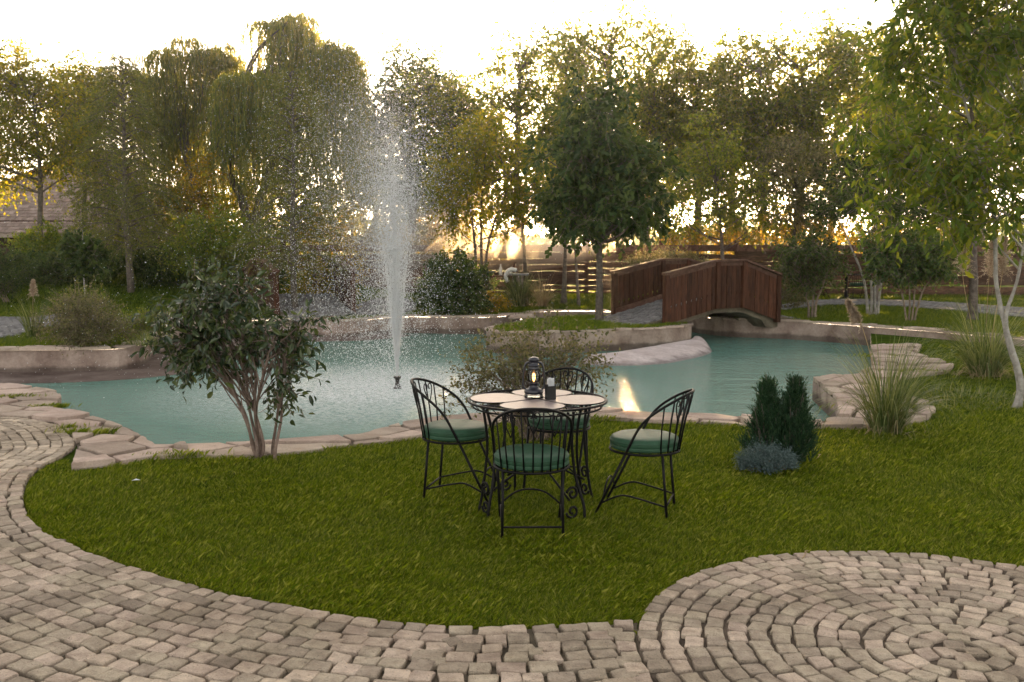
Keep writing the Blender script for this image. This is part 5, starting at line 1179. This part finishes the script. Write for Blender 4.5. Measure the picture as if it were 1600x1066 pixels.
# large near tree at the right edge: pale bent trunk, long drooping leaves
tree('walnut_tree', 'near tree with a pale smooth bent trunk and big leaves at the right edge', 1594, 10.15,
     [[(1594, 600), (1572, 520), (1557, 430), (1555, 340), (1530, 240), (1500, 120), (1490, 10)], [(1595, 600), (1574, 520), (1570, 492), (1586, 440), (1600, 350), (1640, 230)]],
     [(1500, 60, 95, 80), (1420, 110, 60, 60, .6), (1590, 80, 90, 90), (1400, 215, 62, 48, .3), (1480, 240, 90, 60), (1570, 280, 70, 60), (1370, 270, 40, 36, .5), (1450, 330, 70, 30), (1560, 345, 60, 26), (1345, 180, 34, 40, .8), (1640, 200, 60, 120), (1520, -40, 120, 60), (1430, 30, 60, 40)],
     'leaf_green', 225, 5, 7, .125, .050, tl=.34, tm=T_LEAF, trad=.042, bark='palebark', nl=44, hill=False, hang=.45, droop=.3, seed=47, twr=.004, flat=.35)

# ------------------------------------------------------------------ bushes
def bush(name, label, px, py, Y, lobes, mat, nc, ll, lw, tl=.25, seed=1, tm=T_DIA, group=None, cat='bush', hill=True, stems=9, hang=0, tw=6, K=9, shell=.35, bark='twig', updown=.4, zbase=None):
    return tree(name, label, px, Y, [[(px + (i - stems / 2) * 3, py - 12), (px + (i - stems / 2) * 9, py - 30)] for i in range(max(2, stems // 2))], lobes, mat, nc, tw, K, ll, lw, tl=tl, trad=.02, nl=stems * 3, seed=seed, tm=tm, group=group, cat=cat, hill=hill, hang=hang, droop=.1, shell=shell, bark=bark, updown=updown, twr=.003, zbase=zbase)
bush('round_bush', 'dense dark round bush just right of the fountain', 712, 492, 22.6, [(712, 440, 48, 42), (690, 455, 36, 34), (736, 455, 32, 34), (712, 478, 50, 18)], 'leaf_dark', 300, .085, .055, tl=.2, seed=51)
bush('yellow_bush', 'small yellow-lit bush at the foot of the dark round bush', 770, 478, 23.2, [(772, 476, 26, 12), (750, 470, 18, 12)], 'leaf_yellow', 40, .06, .03, tl=.2, seed=52)
bush('silver_bush', 'silvery bush between the two bridge railings and the fence', 1045, 430, 27.5, [(1045, 410, 42, 16), (1010, 414, 28, 14), (1080, 418, 24, 14)], 'leaf_grey', 120, .065, .032, tl=.26, seed=53)
bush('silver_bush', 'pale green bush beyond the right end of the bridge', 1222, 470, 24.5, [(1224, 440, 18, 28), (1240, 460, 16, 16)], 'leaf_grey', 70, .06, .03, tl=.25, seed=54)
bush('clipped_bush', 'clipped dark green bush at the left picture edge', 12, 470, 24.5, [(14, 425, 34, 32), (-20, 430, 30, 36)], 'leaf_dark', 230, .062, .038, tl=.2, seed=55)
bush('golden_topped_hedge', 'bush with golden sunlit top below the shingle roof', 80, 440, 29, [(85, 382, 48, 26), (55, 400, 40, 24), (115, 400, 30, 22)], 'leaf_green', 200, .09, .055, tl=.3, seed=56)
bush('dark_bush', 'low dark bush filling the space between sapling and clipped bush', 100, 455, 27.5, [(60, 420, 40, 20), (100, 425, 48, 22), (140, 412, 36, 22)], 'leaf_dark', 230, .08, .05, tl=.28, seed=57)
bush('long_hedge', 'long dark spreading hedge behind the broad larch trunk', 290, 455, 27, [(190, 412, 50, 18), (250, 415, 50, 24), (310, 425, 50, 26), (370, 425, 44, 28), (420, 435, 26, 22)], 'leaf_dark', 380, .11, .05, tl=.3, seed=58)
bush('light_shrub', 'tall loose light green shrub between the two larches', 345, 440, 25.6, [(340, 370, 52, 38), (300, 395, 36, 28), (390, 385, 40, 34), (345, 410, 56, 18)], 'leaf_green', 170, .10, .05, tl=.42, seed=59)
tree('sapling', 'thin staked sapling with rounded leaves on the left lawn', 133, 22.5, [(132, 430), (131, 390), (130, 360)], [(130, 395, 28, 22), (150, 408, 20, 12), (118, 380, 18, 14)], 'leaf_dark', 60, 5, 7, .14, .10, tl=.22, seed=60, trad=.022, bark='palebark', nl=8)
bush('twiggy_bush', 'twiggy brown green bush on the left pool wall', 130, 545, 15.2, [(130, 500, 48, 26), (95, 505, 32, 22), (170, 515, 32, 20), (130, 480, 34, 20), (130, 525, 44, 14)], 'leaf_grey', 170, .048, .024, tl=.26, seed=61, K=7)
bush('leafy_shrub', 'taller thin green shrub right behind the twiggy bush', 122, 500, 17.5, [(112, 470, 20, 16), (130, 478, 28, 16)], 'leaf_green', 40, .045, .024, tl=.26, seed=62)
bush('yellow_shrub', 'yellow backlit shrub behind the spray left of the nozzle', 520, 490, 24, [(490, 440, 30, 34), (540, 425, 26, 40), (515, 468, 40, 16), (470, 470, 20, 14)], 'leaf_yellow', 130, .06, .028, tl=.3, seed=63)
bush('wall_shrub', 'small green shrub on the wall right of the twiggy bush', 205, 530, 16.2, [(205, 512, 28, 14), (235, 505, 22, 12)], 'leaf_green', 70, .045, .02, tl=.22, seed=64)

# glossy camellia in the foreground: several stems, large leathery leaves
def camellia():
    r = np.random.default_rng(70); Y = 7.78; b = G(402, 716); e = empty('camellia_shrub', b, 'glossy dark leaved camellia shrub with splayed pale stems at the pool edge', 'shrub')
    Y = b[1]; tr = Geo()
    stems = [[(398, 700), (385, 660), (360, 600), (340, 540)], [(402, 700), (392, 650), (380, 590), (390, 500)], [(405, 700), (398, 640), (396, 560), (340, 470)], [(408, 700), (400, 650), (410, 590), (430, 520)], [(412, 700), (402, 655), (388, 615), (350, 560)], [(426, 705), (432, 660), (440, 600), (450, 540)], [(430, 705), (440, 650), (442, 590), (470, 530)], [(396, 702), (380, 640), (330, 560), (285, 500)]]
    lob = to_lobes([(335, 470, 70, 50), (280, 500, 56, 46, -.1), (250, 545, 36, 34, -.15), (330, 530, 90, 56), (400, 520, 60, 46, .1), (440, 555, 62, 46, .1), (440, 610, 42, 40), (300, 560, 44, 34), (300, 440, 30, 26), (385, 450, 36, 26), (470, 515, 36, 22)], Y, b)
    lob = [[(l[0] + .22) * .86 - .22, l[1] * .86, (l[2] - .95) * .98 + .97, l[3] * .82, l[4] * .8, l[5] * .82] for l in lob]; cl, dr = clumps(r, lob, 106, .55)
    for i, sp in enumerate(stems):
        x0 = (r.uniform(-.05, .05) if i not in (5, 6) else .16); pts = np.array([[x0, r.uniform(-.05, .05), -.05]] + [list(P(a, c, Y + r.uniform(-.12, .12)) - b) for a, c in sp]); pts = crom(pts, 5)
        tr.add(*tube(pts, np.linspace(.017, .006, len(pts)), 7))
        near = np.argsort(np.linalg.norm(cl - pts[-1], axis=1))[:22]
        for j in near:
            o = pts[int(r.uniform(.55, 1) * (len(pts) - 1))]; c = cl[j]; tr.add(*tube(crom([o, (o + c) / 2 + r.normal(0, .03, 3), c], 3), np.linspace(.006, .0025, 7), 5, cap=False))
    tr.add(*tube(crom([P(385, 632, Y) - b, P(405, 645, Y) - b, P(440, 612, Y) - b, P(446, 570, Y) - b, P(420, 575, Y) - b], 6), .0022, 4))
    tw = 5; n = len(cl) * tw; o = np.repeat(cl, tw, 0) + r.normal(0, .05, (n, 3)); d = norm(np.repeat(dr, tw, 0) + r.normal(0, .6, (n, 3)) + [0, 0, .15]); L = r.uniform(.10, .24, n)
    V, F = twig_leaves(r, o, d, L, 5, .090, .038, T_LEAF, droop=.25, spread=.8, hang=.25, start=.15, flat=.5); V2, F2 = twig_sticks(o, d, L, .25, .0022)
    # long side shoot to the right
    pts = crom([P(455, 530, Y) - b, P(480, 505, Y) - b, P(500, 497, Y) - b, P(522, 494, Y) - b], 6); tr.add(*tube(pts, .0035, 5))
    o = pts[::2] ; V3, F3 = twig_leaves(r, o, np.tile([1, 0, .2], (len(o), 1)), .10, 3, .075, .034, T_LEAF, hang=.4)
    tr.build('stems', M['twig'], parent=e, smooth=True); Geo().add(V, F).add(V3, F3).add(V2, F2, 1).build('foliage', [M['leaf_camellia'], M['twig']], parent=e)
camellia()
# loose flowering shrub behind the table
def loose():
    r = np.random.default_rng(71); b = G(838, 684); e = empty('loose_shrub', b, 'loose twiggy shrub with small green and pinkish leaves behind the table', 'shrub'); Y = b[1]
    lob = to_lobes([(800, 560, 62, 36), (850, 550, 58, 42), (750, 590, 44, 36), (890, 575, 44, 34), (820, 610, 80, 40), (730, 620, 26, 26), (900, 560, 34, 26), (840, 650, 46, 26)], Y, b)
    cl, dr = clumps(r, lob, 170, .45); tr = Geo()
    for c in cl:
        o = np.array([r.normal(0, .06), r.normal(0, .06), 0]); m_ = o * .5 + c * .5 + [0, 0, .10] + r.normal(0, .03, 3); tr.add(*tube(crom([o, m_, c], 5), np.linspace(.006, .0022, 11), 5, cap=False))
    tw = 5; n = 170 * tw; o = np.repeat(cl, tw, 0) + r.normal(0, .05, (n, 3)); d = norm(np.repeat(dr, tw, 0) + r.normal(0, .6, (n, 3)) + [0, 0, .3]); L = r.uniform(.12, .30, n)
    V, F = twig_leaves(r, o, d, L, 7, .038, .024, T_DIA, droop=.15, spread=.8, hang=.0, flat=.3); V2, F2 = twig_sticks(o, d, L, .15, .0016)
    tr.build('stems', M['twig'], parent=e, smooth=True); Geo().add(V, F).add(V2, F2, 1).build('foliage', [M['leaf_grey'], M['twig']], parent=e)
    s = r.random(n) < .22; V, F = twig_leaves(r, o[s], d[s], L[s] * 1.05, 3, .016, .012, T_DIA, start=.7); Geo().add(V, F).build('blossom', M['plume'], parent=e)
loose()
# two upright dwarf conifers and a blue juniper
def thuja(label, px, py, top, rx, seed, lean=0.0):
    r = np.random.default_rng(seed); b = G(px, py); e = empty('dwarf_conifer', b, label, 'conifer', 'upright dwarf conifers on the lawn'); k = b[1] / FPX; H = P(px, top, b[1])[2]; W = rx * k
    n = 400; q = r.uniform(0, 1, n) ** .9; az = r.uniform(0, 2 * math.pi, n); prof = np.interp(q, [0, .12, .4, .75, 1], [.80, 1, .72, .30, .03]); rad = W * prof * r.uniform(.35, .9, n)
    o = np.stack([rad * np.cos(az) + lean * q, rad * np.sin(az), q * H * .86], 1); d = norm(np.stack([np.cos(az) * .38, np.sin(az) * .38, np.full(n, 1.0)], 1) + r.normal(0, .14, (n, 3))); L = r.uniform(.09, .19, n) * (1.1 - .5 * q)
    o2 = np.repeat(o, 4, 0); d2 = norm(np.repeat(d, 4, 0) + r.normal(0, .30, (n * 4, 3))); L2 = np.repeat(L, 4) * r.uniform(.5, 1, n * 4)
    V, F = twig_leaves(r, o2, d2, L2, 9, .029, .009, T_DIA, droop=-.05, spread=.42, hang=-.1, flat=0); V2, F2 = twig_sticks(o2, d2, L2, -.05, .0022)
    tr = Geo()
    for i in range(0, n, 7): tr.add(*tube(crom([[0, 0, 0], [o[i][0] * .5, o[i][1] * .5, o[i][2] * .4], o[i] + d[i] * L[i]], 3), np.linspace(.007, .002, 7), 4, cap=False))
    tr.build('trunk', M['bark'], parent=e, smooth=True); Geo().add(V, F).add(V2, F2).build('foliage', M['leaf_thuja'], parent=e)
thuja('left one of two dark upright dwarf conifers, with a narrow pointed top', 1197, 722, 584, 37, 72)
thuja('right one of two dark upright dwarf conifers, wider and bushier', 1234, 725, 583, 42, 73, .03)
def juniper():
    r = np.random.default_rng(74); b = G(1200, 737); e = empty('blue_juniper', b, 'low blue grey juniper cushion at the foot of the dwarf conifers', 'shrub'); k = b[1] / FPX
    n = 420; th_ = r.uniform(0, 2 * math.pi, n); q = np.sqrt(r.uniform(0, 1, n)); o = np.stack([q * np.cos(th_) * 40 * k - .01, q * np.sin(th_) * 26 * k, (.02 + .11 * np.sqrt(1 - q ** 2 * .9) * (1 + .45 * np.sin(th_ * 5) * np.cos(q * 7))) * r.uniform(.4, 1.15, n)], 1)
    d = norm(np.stack([np.cos(th_) * q, np.sin(th_) * q, np.full(n, .8)], 1) + r.normal(0, .3, (n, 3))); o2 = np.repeat(o, 4, 0); d2 = norm(np.repeat(d, 4, 0) + r.normal(0, .5, (n * 4, 3)))
    V, F = twig_leaves(r, o2, d2, r.uniform(.04, .10, n * 4), 10, .018, .006, T_DIA, droop=0, spread=.8, flat=0)
    Geo().add(V, F).build('foliage', M['leaf_juniper'], parent=e)
    tr = Geo(); [tr.add(*tube(crom([[0, 0, 0], o[i] * .6, o[i]], 3), .004, 4, cap=False)) for i in range(0, n, 12)]; tr.build('stems', M['twig'], parent=e)
juniper()

# ------------------------------------------------------------------ ornamental grasses
def blades(r, n, H, spread, wid, arch=1.0, base_r=.10, hvar=.45, seg=10):
    az = r.uniform(0, 2 * math.pi, n); rb = base_r * np.sqrt(r.uniform(0, 1, n)); o = np.stack([rb * np.cos(az), rb * np.sin(az), np.zeros(n)], 1); az = az + r.normal(0, .5, n)
    Lb = 1.22 * H * (1 - hvar * r.uniform(0, 1, n) ** .8); f = r.uniform(0, 1, n) ** 1.2; q = np.linspace(0, 1, seg)[None, :]; lean = (spread / H)
    ang = (math.pi / 2 - .08 - .42 * f * lean)[:, None] - (q ** 1.6) * (arch * (.25 + 2.1 * f * r.uniform(.5, 1, n)) * min(1.3, lean))[:, None]
    ds_ = (Lb / (seg - 1))[:, None]; hor = np.cumsum(np.cos(ang) * ds_, 1) - np.cos(ang[:, :1]) * ds_; rise = np.cumsum(np.sin(ang) * ds_, 1) - np.sin(ang[:, :1]) * ds_
    rise = np.maximum(rise, .01); c = o[:, None, :] + np.stack([np.cos(az)[:, None] * hor, np.sin(az)[:, None] * hor, rise], 2)
    sd_ = np.stack([-np.sin(az + .6), np.cos(az + .6), np.zeros(n)], 1)[:, None, :] * (wid * (1 - q ** 2.2 * .93) / 2)[..., None] * r.uniform(.7, 1.3, (n, 1, 1))
    V = np.stack([c - sd_, c + sd_], 2).reshape(-1, 3); k = np.arange(n)[:, None, None] * (2 * seg); i = np.arange(seg - 1)[None, :, None] * 2
    return V, (k + i + np.array([0, 1, 3, 2])[None, None, :]).reshape(-1, 4), c
def pampas(label, loc, n, H, spread, wid, seed, plumes=(), dry=60, mat='pampas', arch=1.0, br=.10, group='clumps of ornamental grass'):
    r = np.random.default_rng(seed); e = empty('pampas_grass', loc, label, 'ornamental grass', group)
    V, F, c = blades(r, n, H, spread, wid, arch, br); Geo().add(V, F).build('blades', M[mat], parent=e, smooth=True)
    if dry: V, F, c = blades(r, dry, H * .45, spread * .9, wid, 2.2, br * 1.2); Geo().add(V, F).build('dry_blades', M['straw'], parent=e, smooth=True)
    for (dx, dz, L, lean) in plumes:
        st = Geo(); a = np.array([dx * .2, 0, .1]); bq = np.array([dx, 0, dz]); tip = bq + np.array([lean, 0, L]); st.add(*tube(crom([a, (a + bq) / 2 - [lean * .3, 0, 0], bq, tip], 5), .004, 5))
        st.build('flower_stalk', M['straw'], parent=e)
        m_ = 240; q = r.uniform(0, 1, m_); o = bq + (tip - bq) * q[:, None]; d = norm(np.array([lean * 1.2, 0, L]) * .9 / L + r.normal(0, .5, (m_, 3)))
        V, F = twig_leaves(r, o, d, L * .30 * (1.15 - q), 9, .034, .009, T_DIA, droop=.35, spread=.35, hang=.1); Geo().add(V, F).build('plume', M['plume'], parent=e)
    return e
pg = G(1385, 678); pampas('large green pampas clump with arching blades at the pool edge stones', pg, 460, .98, .95, .0072, 81, arch=1.5, plumes=[(-.27, 1.02, .20, -.12)], dry=50, br=.13)
pg = G(1538, 588); pampas('pampas clump with upright cream plumes behind the near clump', pg, 460, 1.12, 1.2, .009, 82, arch=1.4, plumes=[(-.95 + .6, 1.35, .52, .0), (.0, 1.3, .50, .02), (.17, 1.32, .52, .02)], dry=160, br=.17)
sg = G(168, 508, ZT); pampas('young pampas clump with one small plume on the left wall', (sg[0], 16.6, ZT), 120, .75, .42, .011, 83, plumes=[(.02, .72, .30, .02)], dry=10)
sg = G(160, 520, ZT); pampas('low green tuft of grass beside the small shrub on the left wall', (P(235, 520, 15.6)[0], 15.6, ZT), 240, .30, .5, .009, 86, dry=20, br=.35)
yg = Gf(812, 478); pampas('yellow backlit ornamental grass around the white pipe', (yg[0], yg[1] - .3, yg[2]), 420, .95, .85, .016, 84, dry=80, br=.22)
yg = Gf(860, 470); pampas('yellow fountain grass drooping right of the white pipe', (P(848, 450, 25)[0], 25, yg[2]), 160, .9, .95, .014, 85, dry=60, mat='straw', arch=1.4)
# small weeds by the right coping
wp = G(1500, 625); pampas('patch of long unmown grass at the foot of the second pampas', (wp[0], wp[1], 0), 500, .16, .35, .008, 87, dry=40, br=.8)

# distant wood closing the view below the crowns
r = np.random.default_rng(90); g = Geo(); n = 16000
az = r.uniform(-.75, .75, n); Yd = r.uniform(62, 74, n); x = np.tan(az) * Yd; hz = (3.2 + 1.6 * np.abs(np.sin(az * 9) * np.cos(az * 23 + 1)) + -1.2); z = r.uniform(-.2, 1, n) * hz
V, F = scatter(T_DIA, np.stack([x, Yd, z + .3], 1), norm(r.normal(0, 1, (n, 3))), norm(r.normal(0, 1, (n, 3))), r.uniform(.5, 1.0, n), r.uniform(.35, .6, n)); g.add(V, F)
g.build('distant_wood', M['leaf_dark'], kind='stuff')
# ------------------------------------------------------------------ air
m = bpy.data.materials.new('thin_haze'); m.use_nodes = True; t = m.node_tree; t.nodes.clear()
out = t.nodes.new('ShaderNodeOutputMaterial'); pv = t.nodes.new('ShaderNodeVolumePrincipled')
pv.inputs['Density'].default_value = .0008; pv.inputs['Color'].default_value = (.95, .92, .88, 1); pv.inputs['Anisotropy'].default_value = .88
t.links.new(pv.outputs[0], out.inputs['Volume'])
V, F = box(0, 405, 10.0, 1410, 1000, 24); Geo().add(V, F).build('haze', m, kind='stuff')

# water mist drifting in the low sun between the trees and the fence
m = bpy.data.materials.new('sunlit_mist'); m.use_nodes = True; t = m.node_tree; t.nodes.clear()
out = t.nodes.new('ShaderNodeOutputMaterial'); pv = t.nodes.new('ShaderNodeVolumePrincipled')
pv.inputs['Density'].default_value = .17; pv.inputs['Color'].default_value = (.98, .90, .80, 1); pv.inputs['Anisotropy'].default_value = .7  # warm tint of the low sun put into the mist colour
t.links.new(pv.outputs[0], out.inputs['Volume'])
th_ = np.linspace(0, math.pi, 13); prof = np.stack([np.maximum(1e-3, np.sin(th_)), -np.cos(th_)], 1); V, F = lathe(prof, 28)
V = V * [4.3, 1.7, 1.2] + [-.8, 28.6, 2.15]; Geo().add(V, F).build('mist', m, kind='stuff', smooth=True)
